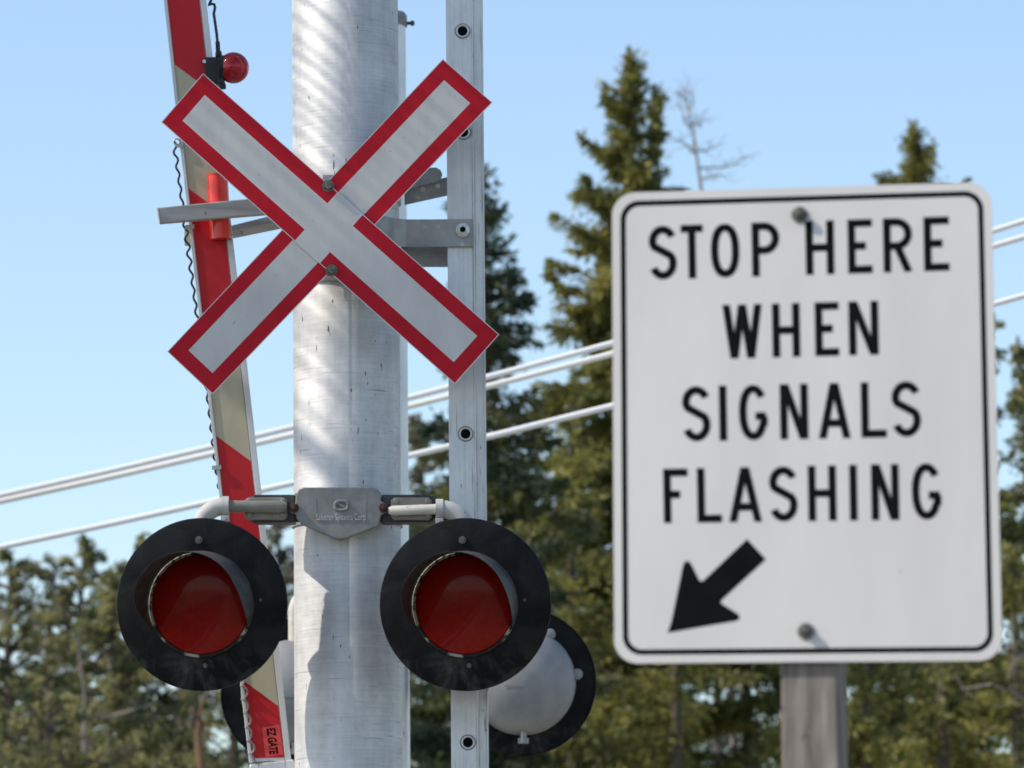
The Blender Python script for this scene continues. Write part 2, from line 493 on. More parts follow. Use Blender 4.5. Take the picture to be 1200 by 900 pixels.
# ------------------------------------------------------------------ main mast
YX = 16.93                                           # crossbuck plane
YM = 17.21
YG = 17.27                                           # gate arm plane
mc = P(406.3, 450, YM)
MR = 62.6 / S(YM) * math.cos(PITCH) ** 0
mast = thing('signal_mast', 'thick bare aluminium mast behind the red and white crossbuck', 'mast', (mc.x, YM, 0))
b = MB()
b.lathe([(MR, .12), (MR, 7.4)], (mc.x, YM, 0), (0, 0, 1), 96)
b.lathe([(MR, 7.4), (MR * .9, 7.43), (0.001, 7.45)], (mc.x, YM, 0), (0, 0, 1), 96)
b.build('mast_tube', 'mast', mast)
b = MB()
b.lathe([(.001, .0), (.3, .0), (.3, .10), (.2, .12), (MR + .002, .14), (MR + .002, .10)], (mc.x, YM, 0), (0, 0, 1), 48)
b.build('base_flange', 'steel', mast)

# unseen cantilever walkway above the picture, shaped along the sunbeams; its open grating throws the striped shade on the crossbuck
wz = 7.0
walk = thing('cantilever_walkway', 'unseen steel grating walkway with added shade plates, cantilevered over the road from the top of the mast', 'walkway', (mc.x, YM, wz))
b = MB()
def src(p):
    """where the sunbeam that reaches p passes the walkway's level"""
    return p + to_sun * ((wz - p.z) / to_sun.z)
g_pts = [src(p) for p in (P(190, 140, YX), P(350, 262, YX), P(577, 60, YX), P(440, 262, YX), P(345, -30, YM - .05), P(400, 240, YM - MR), P(345, 240, YM - .05))]
d_pts = [src(p) for p in (P(420, 275, YX), P(585, 392, YX), P(540, 440, YX), P(196, 412, YX), P(240, 445, YX), P(340, 300, YX))]
c_pts = [src(p) for p in (P(190, -20, YG), P(240, -20, YG), P(205, 125, YG), P(245, 105, YG))]
def span(q, k):
    return min(p[k] for p in q), max(p[k] for p in q)
gx, gy = span(g_pts, 0), span(g_pts, 1)
dx, dy = span(d_pts, 0), span(d_pts, 1)
cx, cy = span(c_pts, 0), span(c_pts, 1)
print('ARM', [tuple(src(P(x, y, YG))) for x, y in ((200, 5), (235, 5), (210, 60), (240, 100))])
print('WALK', gx, gy, dx, dy, cx, cy)
x0, x1 = gx[0] - .6, gx[1] + .4
y0, y1 = gy[0] - .02, gy[1] + .06
b = MB()
xx = x0; wr = random.Random(5)
while xx < x1:
    if wr.random() > .08:
        b.box((xx, (y0 + y1) / 2, wz), (.006, y1 - y0, wr.uniform(.008, .015)))
    xx += wr.uniform(.045, .085)
for yy in (y0, y1):
    b.box(((x0 + x1) / 2, yy, wz - .004), (x1 - x0, .008, .03))
b.build('grating', 'steel', walk)
b = MB()
b.box((sum(dx) / 2, y0 - .008 - (y0 - dy[0]) / 2, wz), (dx[1] - dx[0], y0 - dy[0], .02))  # added solid plate, placed to shade the lower crossbuck
b.build('crossbuck_shade_plate', 'steel', walk)
b = MB()
b.box((sum(cx) / 2, sum(cy) / 2, wz + .03), (cx[1] - cx[0] + .5, cy[1] - cy[0] + .05, .012))  # added solid plate, placed to shade the top of the gate arm
b.build('cover_plate', 'steel', walk)
b = MB()
b.box(((x0 - .2 + mc.x) / 2, cy[1] + .16, wz + .04), (mc.x - x0 + .5, .08, .14))
for q in (x0, lerp(x0, x1, .93), x1):
    b.box((q, (y0 + cy[1]) / 2 + .1, wz - .045), (.05, cy[1] - y0 + .3, .05))
b.box((mc.x, YM - MR - .08, wz + .04), (.14, abs(YM - MR - cy[1] - .16) + .25, .16))
b.build('support_beam', 'steel', walk)

# ------------------------------------------------------------------ crossbuck
def lerp(a, b_, t):
    return a + (b_ - a) * t
def blade(name, c, Y, us, vs_, red, parent, thick=.004):
    """c: four pixel corners (start-v0, start-v1, end-v0, end-v1); cells coloured by red(i, j)"""
    q = [P(x, y, Y) for x, y in c]
    def at(u, v):
        return lerp(lerp(q[0], q[1], v), lerp(q[2], q[3], v), u)
    b = MB()
    for i in range(len(us) - 1):
        for j in range(len(vs_) - 1):
            b.add([at(us[i], vs_[j]), at(us[i + 1], vs_[j]), at(us[i + 1], vs_[j + 1]), at(us[i], vs_[j + 1])], [(0, 1, 2, 3)], red(i, j))
    off = Vector((0, thick, 0))
    cr = [at(0, 0), at(1, 0), at(1, 1), at(0, 1)]
    b.add([p + off for p in cr], [(3, 2, 1, 0)], 2)
    for k in range(4):
        a, d = cr[k], cr[(k + 1) % 4]
        b.add([a, d, d + off, a + off], [(0, 3, 2, 1)], 2)
    return b.build(name, ['white', 'red', 'alu_edge'], parent, fix=False)
xb = thing('crossbuck_sign', 'white crossbuck of two crossed blades edged in red on the thick mast', 'sign', P(388, 263, YX))
LA = 463.0
blade('blade', [(238, 86), (189, 143), (585, 392), (533, 450)], YX,
      [0, 0.8 / LA, 18 / LA, 211 / LA, 250.8 / LA, 1 - 18 / LA, 1 - 0.8 / LA, 1], [0, .010, .235, .765, .990, 1],
      lambda i, j: 2 if i in (0, 6) or j in (0, 4) else 1 if i in (1, 5) or (j in (1, 3) and i != 3) else 0, xb)
LB = 473.0
blade('blade', [(519, 69), (577, 120), (196, 412), (249, 462)], YX + .008,
      [0, 0.8 / LB, 18 / LB, 1 - 18 / LB, 1 - 0.8 / LB, 1], [0, .010, .235, .765, .990, 1], lambda i, j: 2 if i in (0, 4) or j in (0, 4) else 1 if i in (1, 3) or j in (1, 3) else 0, xb)
for px, py in ((384.5, 218), (388.5, 317)):
    b = MB(); c = P(px, py, YX - .001)
    b.lathe([(.001, .002), (.018, .002), (.018, -.002), (.001, -.002)], c, (0, 1, 0), 24)
    b.lathe([(.0135, 0), (.0135, -.011), (.012, -.014), (.001, -.015)], c, (0, 1, 0), 6, smooth=False)
    b.tube([c + Vector((0, .003, 0)), c + Vector((0, .16, 0))], .007, 10)
    b.build('bolt', 'bolt', xb)
c = P(388, 263, YX)
for dz in (.13, -.13):
    b = MB()
    b.lathe([(MR + .001, -.022), (MR + .007, -.022), (MR + .007, .022), (MR + .001, .022)], (mc.x, YM, c.z + dz), (0, 0, 1), 64)
    b.box((c.x, YX + .062, c.z + dz), (.05, .09, .05))
    b.build('mounting_band', 'steel', xb)

# ------------------------------------------------------------------ flashing lights
def make_light(label, group):
    """modelled about the middle of its backboard, lens looking along -y"""
    t = thing('flashing_light', label, 'signal light', (0, 0, 0), group, local=True)
    ax = (0, -1, 0)
    RB = .2585
    b = MB()
    b.lathe([(.148, -.002), (RB - .006, -.002), (RB - .002, -.004), (RB, -.010), (RB - .003, -.012), (RB - .006, -.004 - .001), (.148, -.0045)], (0, 0, 0), ax, 128)
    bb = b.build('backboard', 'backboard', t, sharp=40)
    for x, z, r in ((-.004, .193, .011), (.178, .010, .005), (.008, -.182, .007)):
        b = MB()
        b.lathe([(.001, .006), (r * .55, .006), (r * .6, .001), (r, .001), (r, -.003)], (x, 0, z), ax, 16)
        s = b.build('screw', 'bolt', bb)
    # bezel and lens
    b = MB()
    b.lathe([(.1585, -.001), (.1585, .006), (.156, .010), (.150, .010), (.1485, .004), (.1485, -.012)], (0, 0, 0), ax, 96)
    b.build('bezel', 'bezel', t)
    b = MB()
    prof = [(.151, .000)]
    for k in range(1, 13):
        a = k / 12
        prof.append((.151 * math.cos(a * math.pi / 2) + .0005, .030 * math.sin(a * math.pi / 2)))
    b.lathe(prof, (0, 0, 0), ax, 96)
    b.build('lens', 'lens', t)
    # hood: a part-cylinder, long over the top, cut away below
    b = MB()
    n = 72; A = R(116)
    def length(a):
        k = abs(a) / A
        return .025 + .255 * (1 - max(0, (k - .58) / .42) ** 1.7)
    for rr in (.1605, .1590):
        o = len(b.v)
        for k in range(n + 1):
            a = -A + 2 * A * k / n
            for q in range(7):
                y = -.010 - length(a) * q / 6
                b.v.append(Vector((rr * math.sin(a), y, rr * math.cos(a))))
        for k in range(n):
            for q in range(6):
                i = o + k * 7 + q
                f = (i, i + 7, i + 8, i + 1)
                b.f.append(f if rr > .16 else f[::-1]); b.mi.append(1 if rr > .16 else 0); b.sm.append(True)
    n2 = (n + 1) * 7
    for k in range(n):
        i = k * 7 + 6
        b.f.append((i, i + 7, i + 7 + n2, i + n2)); b.mi.append(0); b.sm.append(False)
    for k0 in (0, n):
        for q in range(6):
            i = k0 * 7 + q
            b.f.append((i, i + 1, i + 1 + n2, i + n2)); b.mi.append(0); b.sm.append(False)
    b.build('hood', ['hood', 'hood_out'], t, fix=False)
    # housing behind the board: a spun dome with hinge ears and a latch
    b = MB()
    prof = [(.186, .006), (.186, .035), (.181, .045)]
    for k in range(1, 13):
        a = k / 12 * math.pi / 2
        prof.append((.181 * math.cos(a) + .0005, .045 + .105 * math.sin(a)))
    b.lathe(prof, (0, 0, 0), (0, 1, 0), 96)
    hs = b.build('housing', 'housing', t, sharp=50)
    for a in (60, 8):
        b = MB()
        c = Vector((.192 * math.cos(R(a)), .03, .192 * math.sin(R(a))))
        b.lathe([(.001, .02), (.017, .018), (.020, .010), (.020, -.022), (.001, -.022)], (-c.x, c.y, c.z), (0, 1, 0), 18)
        b.build('hinge_ear', 'housing', hs)
    b = MB()
    b.box((0, .052, -.178), (.022, .03, .05)); b.box((0, .045, -.205), (.036, .05, .020)); b.box((.006, .082, -.192), (.008, .02, .04))
    b.build('latch', 'steel', hs, bevel=.002)
    # raised lettering on the dome's back
    def place(v):
        x, z = -v.x + .035, v.y - .018
        r = math.hypot(x, z)
        y = .045 + .105 * math.sqrt(max(0, 1 - (r / .181) ** 2)) + v.z
        return Vector((x, y, z))
    text_mesh('lettering', 'Safetran', .020, place, 'housing', hs, .0012)
    return t

# junction plate and its side boxes on the mast
YJ = 16.985
jb = thing('junction_box', 'grey cast junction box with a pointed lettered plate across the mast', 'junction box', P(400, 595, YJ))
plate_px = [(346.5, 580), (350, 573.5), (356, 571), (437, 571), (443.5, 573.5), (446, 580), (446.5, 586), (448, 588.5), (453, 590), (456, 595), (453, 600.5),
            (448, 602), (446, 606), (444, 616), (406, 631), (398, 632.5), (392, 631), (353, 614), (348, 608), (346.5, 602), (341, 601), (338.5, 596.5), (341, 592), (346, 590)]
b = MB()
b.prism([P(x, y, YJ) for x, y in plate_px], Vector((0, .022, 0)))
jp = b.build('cover_plate', 'cast', jb, bevel=.004)
b = MB()
b.hexa([P(346, 578, YJ + .023), P(446, 578, YJ + .023), P(446, 612, YJ + .023), P(346, 612, YJ + .023)],
       [P(346, 578, YJ + .09), P(446, 578, YJ + .09), P(446, 612, YJ + .09), P(346, 612, YJ + .09)])
b.build('box_body', 'dark_iron', jb)
for px in (344.5, 449.5):
    b = MB(); c = P(px, 595.2, YJ - .001)
    b.lathe([(.0145, .004), (.0145, -.003), (.0125, -.004), (.0095, -.004), (.009, -.003), (.001, -.003)], c, (0, 1, 0), 18)
    b.lathe([(.0085, -.002), (.0085, -.016), (.001, -.018)], c, (0, 1, 0), 6, smooth=False)
    b.build('bolt', 'rust', jp)
def pl_text(v):
    c = P(399.5, 606.3, YJ - .0015)
    return Vector((c.x + v.x, c.y - v.z, c.z + v.y)) - jb.location
text_mesh('lettering', 'Safetran Systems Corp', .027, pl_text, 'letter', jp, .0010, width=58 / S(YJ))
# emblem: a rounded ring crossed by a slanting bar
b = MB()
c = P(400, 592.5, YJ - .002)
ring = []
for k in range(40):
    a = 2 * math.pi * k / 40
    ex = .019 * math.copysign(abs(math.cos(a)) ** .7, math.cos(a)); ez = .0135 * math.copysign(abs(math.sin(a)) ** .7, math.sin(a))
    ring.append(c + Vector((ex, 0, ez)))
b.tube(ring + ring[:2], .0055, 8, caps=False)
b.tube([c + Vector((-.0155, 0, .008)), c + Vector((.0155, 0, -.008))], .0046, 8)
b.build('emblem', 'cast', jp)
b = MB()                                              # faint raised frame round the lettering
for x in (370.5, 429):
    b = MB()
    b.beam(P(x, 583, YJ + .0002), P(x, 608, YJ + .0002), .002, .002)
    b.build('raised_line', 'cast', jp)
for s in (-1, 1):
    xa, xb_ = (289, 346) if s < 0 else (447, 513)
    b = MB(); o = []
    w_, y0_, y1_ = xb_ - xa, 579.5, 612
    pl = [(xa, y0_), (xb_, y0_), (xb_, y1_), (xa, y1_)]
    rr = 10
    pl = ([(xa + rr, y0_), (xb_, y0_), (xb_, y1_), (xa + rr, y1_), (xa + 3, y1_ - 3.5), (xa, y1_ - rr), (xa, y0_ + rr), (xa + 3, y0_ + 3.5)] if s < 0 else
          [(xa, y0_), (xb_ - rr, y0_), (xb_ - 3, y0_ + 3.5), (xb_, y0_ + rr), (xb_, y1_ - rr), (xb_ - 3, y1_ - 3.5), (xb_ - rr, y1_), (xa, y1_)])
    b.prism([P(x, y, YJ + .024) for x, y in pl], Vector((0, .075, 0)))
    sb = b.build('side_box', 'dark_iron', jb, bevel=.004)
    fx0, fx1 = (286.5, 336.5) if s < 0 else (458, 506)
    b = MB()
    pl = [(fx0 + 4, 583), (fx1 - 4, 583), (fx1, 586), (fx1, 606), (fx1 - 4, 609), (fx0 + 4, 609), (fx0, 606), (fx0, 586)]
    b.prism([P(x, y, YJ + .006) for x, y in pl], Vector((0, .018, 0)))
    fl = b.build('flange', 'cover', sb, bevel=.003)
    for x in (fx0 + 6, fx1 - 5):
        for y in (587.5, 604):
            b = MB(); b.lathe([(.0085, .002), (.0085, -.005), (.006, -.007), (.001, -.007)], P(x, y, YJ + .006), (0, 1, 0), 10)
            b.build('screw', 'cover', fl)
for row in (604, 580):
    b = MB()
    b.lathe([(MR + .001, -.011), (MR + .006, -.011), (MR + .006, .011), (MR + .001, .011)], (mc.x, YM, P(400, row, YJ).z), (0, 0, 1), 64)
    b.build('mounting_band', 'steel', jb)

def add_pipe(t, world_pts, rad, mat='pipe', name='pipe', collar=None):
    """support pipe of a lamp, given in world coordinates"""
    inv = t.matrix_basis.inverted()
    b = MB(); b.tube([inv @ p for p in world_pts], rad, 20)
    return b.build(name, mat, t)

def arc(c, a, b_, n=9):
    """quarter bend from c+a to c+b"""
    return [c + a * math.cos(math.pi / 2 * k / n) + b_ * math.sin(math.pi / 2 * k / n) for k in range(n + 1)]

YL = 16.90
GL = 'flashing lights on the mast nearest the camera'
GR = 'flashing lights seen from behind on the far mast'
front = []
YAW = R(-6.5)
for (px, py, ex0, ex1, lab) in ((236, 708.5, 228, 336, 'dark red flashing light with black round backboard to the left of the thick mast'),
                                (545, 708.5, 556, 455, 'dark red flashing light with black round backboard in front of the ladder rail')):
    t = make_light(lab, GL)
    t.location = P(px, py, YL)
    t.rotation_euler = (R(6.5), 0, YAW)
    t.matrix_basis = Matrix.LocRotScale(t.location, t.rotation_euler.to_quaternion(), (1, 1, 1))
    s = -1 if px < 400 else 1
    YP = YJ - .004
    pr = 9.3 / S(YP)
    # level pipe from the box out to the elbow, which turns down into the housing
    e_in = P(262 if s < 0 else 517, 593.5 if s < 0 else 596.5, YP)
    e_end = P(ex1, 594 if s < 0 else 598.5, YP)
    p = add_pipe(t, [e_end, lerp(e_end, e_in, .07), e_in], [pr * (.5 if s < 0 else .38), pr * (.78 if s < 0 else .62), pr * (.76 if s < 0 else .66)], 'pipe' if s > 0 else 'cover', 'pipe')
    rad = 27 / S(YP) if s < 0 else 31 / S(YP)
    cc = e_in + Vector((0, 0, -rad))
    bend = [e_in + Vector((-s * .012, 0, 0))] + arc(cc, Vector((0, 0, rad)), Vector((s * rad, 0, 0)))
    bend += [bend[-1] + Vector((0, .006, -.05)), bend[-1] + Vector((0, .04, -.12))]
    el = add_pipe(t, bend, pr * 1.12, 'elbow', 'elbow')
    b = MB(); inv = t.matrix_basis.inverted()
    c0, c1 = inv @ (e_in + Vector((-s * .016, 0, 0))), inv @ (e_in + Vector((s * .006, 0, 0)))
    b.tube([c0, c1], pr * 1.28, 24)
    for dz in (-1,):
        c2 = inv @ (e_in + Vector((-s * .005, -.008, dz * pr * 1.55)))
        b.box(c2, (.022, .03, .018)); b.tube([c2 + Vector((0, -.01, 0)), c2 + Vector((0, -.022, 0))], .006, 8)
    b.build('clamp', 'elbow', el, bevel=0)
    front.append(t)

# ------------------------------------------------------------------ far mast with two lights seen from behind
YR = 19.75
rx = P(457.5, 450, YR + .1).x
rr_ = 20.5 / S(YR + .1)
rz = P(470, 15, YR + .1).z
rm = thing('signal_mast', 'slim grey mast mostly hidden behind the thick one, small cap on top', 'mast', (rx, YR + .1, 0))
b = MB(); b.lathe([(rr_, 0), (rr_, rz - .02)], (rx, YR + .1, 0), (0, 0, 1), 48); b.build('mast_tube', 'rail', rm)
b = MB()
b.lathe([(rr_ + .005, -.05), (rr_ + .005, -.012), (rr_ - .004, .0), (.001, .004)], (rx, YR + .1, rz), (0, 0, 1), 40)
cp = b.build('mast_cap', 'cast', rm)
b = MB(); b.tube([(rx + rr_ + .003, YR + .1, rz - .038), (rx + rr_ + .022, YR + .1, rz - .038)], .006, 10)
b.lathe([(.001, .008), (.009, .006), (.010, 0), (.009, -.006), (.001, -.008)], (rx + rr_ + .024, YR + .1, rz - .038), (1, 0, 0), 12)
b.build('set_screw', 'dark_iron', cp)
for px, py, lab in ((345, 812, 'far lamp showing its pale domed back between striped gate arm and thick mast'),
                    (612, 799.5, 'far lamp showing its grey domed back and black disc beside the ladder rail')):
    t = copy_tree(front[0])
    for ch in list(t.children):
        if ch.name.split('.')[0] in ('pipe', 'elbow'):
            for g in list(ch.children):
                bpy.data.objects.remove(g)
            bpy.data.objects.remove(ch)
    tag(t, lab, 'signal light', GR)
    t.location = P(px, py, YR + .10)
    t.rotation_euler = (R(-4), 0, math.pi + R(3))
    t.matrix_basis = Matrix.LocRotScale(t.location, t.rotation_euler.to_quaternion(), (1, 1, 1))
    s = -1 if px < 400 else 1
    YP = YR + .06
    e_in = P(370 if s < 0 else 590, 694, YP)
    e_end = P(455 if s < 0 else 465, 694, YP)
    pr = 9.3 / S(YJ)
    add_pipe(t, [e_end, e_in], pr, 'pipe', 'pipe')
    rad = .07
    cc = e_in + Vector((0, 0, -rad))
    bend = [e_in + Vector((-s * .012, 0, 0))] + arc(cc, Vector((0, 0, rad)), Vector((s * rad, 0, 0)))
    bend += [bend[-1] + Vector((-s * .0, .0, -.06)), bend[-1] + Vector((0, .0, -.14))]
    add_pipe(t, bend, pr * 1.12, 'pipe', 'elbow')
b = MB(); b.box((P(460, 694, YR).x, YR + .05, P(460, 694, YR).z), (.30, .14, .11))
b.build('junction_box', 'cast', rm, bevel=.01)

# ------------------------------------------------------------------ ladder rail right of the mast
YD = 17.165
sd = S(YD)
lx0 = P(525.6, 450, YD).x; lx1 = P(557.2, 450, YD).x; lx2 = P(568.6, 450, YD).x
ld = thing('mast_ladder', 'aluminium ladder seen edge on, its rail dotted with round rung ends', 'ladder', ((lx0 + lx1) / 2, YD, 0))
zt, zb = 7.2, .6
def rail_poly(y, flip=1):
    # outline of the extrusion seen from above: flat web, rolled lip, recessed flange to the right
    return [(lx0, y), (lx1 - .006, y), (lx1 - .003, y - .006), (lx1, y - .006), (lx1 + .001, y + .010), (lx1 + .004, y + .016), (lx2 - .004, y + .016), (lx2 - .003, y + .011),
            (lx2, y + .011), (lx2, y + .024), (lx0 + .002, y + .024), (lx0, y + .02)]
def rail(y):
    b = MB()
    b.prism([Vector((x, yy, zb)) for x, yy in rail_poly(y)], Vector((0, 0, zt - zb)))
    # two fine ribs drawn along the web
    for fx in (.30, .52, .60):
        b.box((lerp(lx0, lx1, fx), y - .0004, (zt + zb) / 2), (.0016, .0014, zt - zb))
    return b
fr = rail(YD).build('rail', 'rail', ld)
rail(YD + .42).build('rail', 'rail', ld)
rung_px = [(541, 36.5), (541.8, 155), (543, 273), (544, 391), (545.2, 508.5), (546.5, 628), (547.2, 748), (548.2, 870)]
zs = [P(x, y, YD).z for x, y in rung_px]
step = (zs[0] - zs[-1]) / 7
zr = [zs[0] + step * k for k in (4, 3, 2, 1)] + zs + [zs[-1] - step * k for k in range(1, 8)]
cxr = P(545.6, 508.5, YD).x
for z in zr:
    if z > zt - .1 or z < zb + .1:
        continue
    b = MB()
    # swaged end: a flared lip, the hollow's dark painted as a black disc
    b.lathe([(.0165, .0005), (.0165, -.0035), (.0195, -.004), (.0215, -.002), (.0215, .0)], (cxr, YD - .001, z), (0, 1, 0), 28, mi=1)
    b.lathe([(.0165, -.0035), (.0150, -.002), (.0150, -.0006)], (cxr, YD - .001, z), (0, 1, 0), 28, mi=1)
    b.lathe([(.0150, -.0006), (.0001, -.0006)], (cxr, YD - .001, z), (0, 1, 0), 28, mi=3)
    b.lathe([(.0215, -.0002), (.0238, -.0002)], (cxr, YD - .001, z), (0, 1, 0), 28, mi=2)
    b.tube([(cxr, YD + .026, z), (cxr, YD + .418, z)], .0165, 20, mi=0, caps=False)
    b.build('rung', ['rail', 'alu_edge', 'dark_iron', 'ink_and_hole_black'], ld, fix=False)
# strap clamp from the mast round the rail
zc0, zc1 = P(505, 258, YD).z, P(505, 290, YD).z
b = MB()
pts = []
for k in range(13):
    a = R(-150 + 10 * k)
    pts.append(Vector((mc.x + (MR + .004) * math.cos(a), YM + (MR + .004) * math.sin(a), 0)))
pts += [Vector((mc.x + MR + .02, YD - .014, 0)), Vector((lx0 - .06, YD - .0105, 0)), Vector((lx0 - .01, YD - .010, 0)), Vector((lx1 - .004, YD - .010, 0))]
poly = []
for i, p in enumerate(pts):
    q0, q1 = pts[max(i - 1, 0)], pts[min(i + 1, len(pts) - 1)]
    tdir = (q1 - q0).normalized(); nrm = Vector((tdir.y, -tdir.x, 0))
    poly.append((p, p + nrm * .005))
zt_, zb_ = zc0, zc1
for i in range(len(poly) - 1):
    (a, ao), (c_, co_) = poly[i], poly[i + 1]
    b.hexa([ao + Vector((0, 0, zb_)), co_ + Vector((0, 0, zb_)), co_ + Vector((0, 0, zt_)), ao + Vector((0, 0, zt_))],
           [a + Vector((0, 0, zb_)), c_ + Vector((0, 0, zb_)), c_ + Vector((0, 0, zt_)), a + Vector((0, 0, zt_))])
st = b.build('strap', 'strap', ld)
c = P(542.3, 269.5, YD - .020)
b = MB()
b.lathe([(.020, .002), (.020, -.006), (.017, -.008), (.013, -.008), (.013, -.012), (.0105, -.013), (.0095, -.012), (.0095, -.003)], c, (0, 1, 0), 6, smooth=False)
b.lathe([(.0215, .003), (.0215, -.0015), (.017, -.002)], c, (0, 1, 0), 24)
b.lathe([(.0095, -.004), (.001, -.004)], c, (0, 1, 0), 16, mi=1)  # black disc painted for the dark inside the nut's hole
b.build('nut', ['alu_edge', 'ink_and_hole_black'], st, fix=False)
b = MB()
b.hexa([P(470, 288, YD + .10), P(530, 288, YD + .10), P(530, 313, YD + .10), P(470, 313, YD + .10)],
       [P(470, 288, YD + .106), P(530, 288, YD + .106), P(530, 313, YD + .106), P(470, 313, YD + .106)])
b.build('strap', 'strap', ld)
# perforated bracket and rounded lug seen above the strap
b = MB()
def holed(cs, Y, holes, th):
    poly = [P(x, y, Y) for x, y in cs]
    b.prism(poly, Vector((0, th, 0)))
holed([(474, 219.5), (526, 207), (526, 228.5), (474, 240)], YD + .13, None, .006)
br = b.build('bracket', 'strap', ld)
for px, py in ((495.3, 222), (513, 218)):
    b = MB(); b.lathe([(.0075, .001), (.0075, -.0015), (.001, -.0015)], P(px, py, YD + .129), (0, 1, 0), 16)
    b.build('rivet', 'gate_rail', br)
b = MB()
lug = [(478, 222), (487, 210), (497, 201), (504, 196.5), (511, 196), (516, 199), (518.5, 204), (516.5, 210), (511, 213.5), (502, 215.5), (490, 218)]
b.prism([P(x, y, YD + .11) for x, y in lug], Vector((0, .012, 0)))
b.build('lug', 'steel', br, bevel=.002)

# ------------------------------------------------------------------ raised gate arm
YG = 17.27
def ga(v, u):
    """pixel on the arm: v = picture row, u = 0 (left edge) .. 1 (right edge)"""
    xl = 192 + 100 * v / 892.0
    xr = 241 + 100 * v / 892.0
    return lerp(xl, xr, u), v - 1.5 * (u - .5)
base = P(315, 892, YG)
gt = thing('crossing_gate', 'raised crossing gate arm striped red and cream, leaning left of the thick mast', 'gate', (base.x + .1, YG, 0))
b = MB()
def strip(u0, u1, v0, v1, Y, th, mi=0, bb=None):
    bb = bb or b
    q = [P(*ga(v1, u0), Y), P(*ga(v1, u1), Y), P(*ga(v0, u1), Y), P(*ga(v0, u0), Y)]
    bb.hexa(q, [p + Vector((0, th, 0)) for p in q], mi)
strip(.05, .95, -420, 892, YG, .036)
arm = b.build('arm_core', 'gate_rail', gt)
b = MB()
# stripe boundaries: rows at the left edge of the sheet, falling 30 rows towards the right edge
UL, UR = .085, .845
edges = [-505, -360, -215, -70, 75, 220, 365, 510, 657, 797, 930]
cols = [0, 1, 0, 1, 0, 1, 0, 1, 0, 1]
# at the top of the picture the sheet is red down to row 75
cols = [1 if (k % 2) else 0 for k in range(10)]
for k in range(10):
    v0l, v1l = edges[k], edges[k + 1]
    isred = (k % 2 == 1)                               # -70..75 is k=3 -> red
    v0r, v1r = v0l + 31, v1l + 31
    if v1r > 888:
        v1l = v1r = 888
    if k == 0:
        v0l = v0r = -415
        v1l, v1r = edges[1], edges[1] + 31
    q = [P(*ga(v1l, UL), YG - .001), P(*ga(v1r, UR), YG - .001), P(*ga(v0r, UR), YG - .001), P(*ga(v0l, UL), YG - .001)]
    b.add(q, [(0, 1, 2, 3)], 0 if isred else 1)
sheet_o = b.build('striped_sheeting', ['gate_red', 'gate_cream'], gt, fix=False)
for u0, u1 in ((-.005, .075), (.865, 1.0)):
    b = MB(); strip(u0, u1, -420, 893, YG - .006, .05); b.build('side_rail', 'gate_rail', gt, bevel=.0015)
b = MB(); strip(.855, .872, -420, 893, YG - .0015, .01); b.build('side_groove', 'dark_iron', gt)
# sticker
b = MB()
q = [P(307, 853, YG - .002), P(327.5, 849, YG - .002), P(332, 884, YG - .002), P(311, 888, YG - .002)]
b.add(q, [(3, 2, 1, 0)])
stk = b.build('sticker', 'sticker', sheet_o, fix=False)
dn = (P(329.5, 884.5, YG) - P(325.5, 851, YG)).normalized()
rt = Vector((dn.z, 0, -dn.x)); rt = -rt if rt.x < 0 else rt
cs = P(318.6, 868, YG - .0024)
def gplace(v):
    return cs + dn * v.x + rt * v.y + Vector((0, -v.z, 0)) - gt.location
text_mesh('lettering', 'EZ GATE', .036, gplace, 'ink_and_hole_black', sheet_o, .0002, shear=.18, width=31 / S(YG), bold=.0011)
# lower bracket and mechanism, below the picture
b = MB()
lo = P(*ga(893, .5), YG)
axis = (P(*ga(893, .5), YG) - P(*ga(0, .5), YG)).normalized()
end = lo + axis * 1.2
b.beam(lo + Vector((.004, .018, 0)), end + Vector((.004, .018, 0)), .135, .06)
b.build('arm_bracket', 'rail', gt, bevel=.004)
b = MB(); b.box((end.x, YG + .12, .75), (.42, .40, .62)); b.box((end.x, YG + .12, .22), (.30, .28, .44))
b.build('gate_mechanism', 'cast', gt, bevel=.02)
# wavy cable down the left edge, pulled through small clips
random.seed(4)
b = MB(); pts = []
v = 166
while v < 586:
    x, y = ga(v, -.06 if v < 300 else .03)
    x = lerp(207, 262, (v - 166) / 420) + 2.5 * math.sin((v - 166) / 17.0 * 2 * math.pi) * (.75 + .25 * math.sin(v * .05))
    pts.append(P(x - 3.0, v, YG - .002)); v += 2.0
b.tube(pts, 1.35 / S(YG), 7)
b.build('cable', 'cable', gt)
b = MB(); pts = []
v = 795.0
while v < 905:
    ph = (v - 795) / 16.2 * 2 * math.pi
    x = lerp(284, 297, (v - 795) / 105) + (3.3 + .7 * math.sin(v * .21)) * math.cos(ph)
    pts.append(P(x, v + 2.6 * math.sin(ph + .3 * math.sin(v * .13)), YG - .012 + .006 * math.sin(ph))); v += 1.0
b.tube(pts, 1.25 / S(YG), 6)
b.build('coiled_cable', 'cable_lit', gt)
for v in (265, 547):
    b = MB(); x, y = ga(v, 0)
    b.hexa([P(x - 5, y + 3, YG - .012), P(x + 6, y + 2, YG - .012), P(x + 6, y - 3, YG - .012), P(x - 5, y - 2, YG - .012)],
           [P(x - 5, y + 3, YG + .0), P(x + 6, y + 2, YG + .0), P(x + 6, y - 3, YG + .0), P(x - 5, y - 2, YG + .0)])
    b.build('cable_clip', 'steel', gt)
b = MB(); c = P(207, 166, YG - .01)
rg = [c + Vector((math.cos(a) * .009, 0, math.sin(a) * .009)) for a in [2 * math.pi * k / 16 for k in range(17)]]
b.tube(rg, .0025, 6, caps=False)
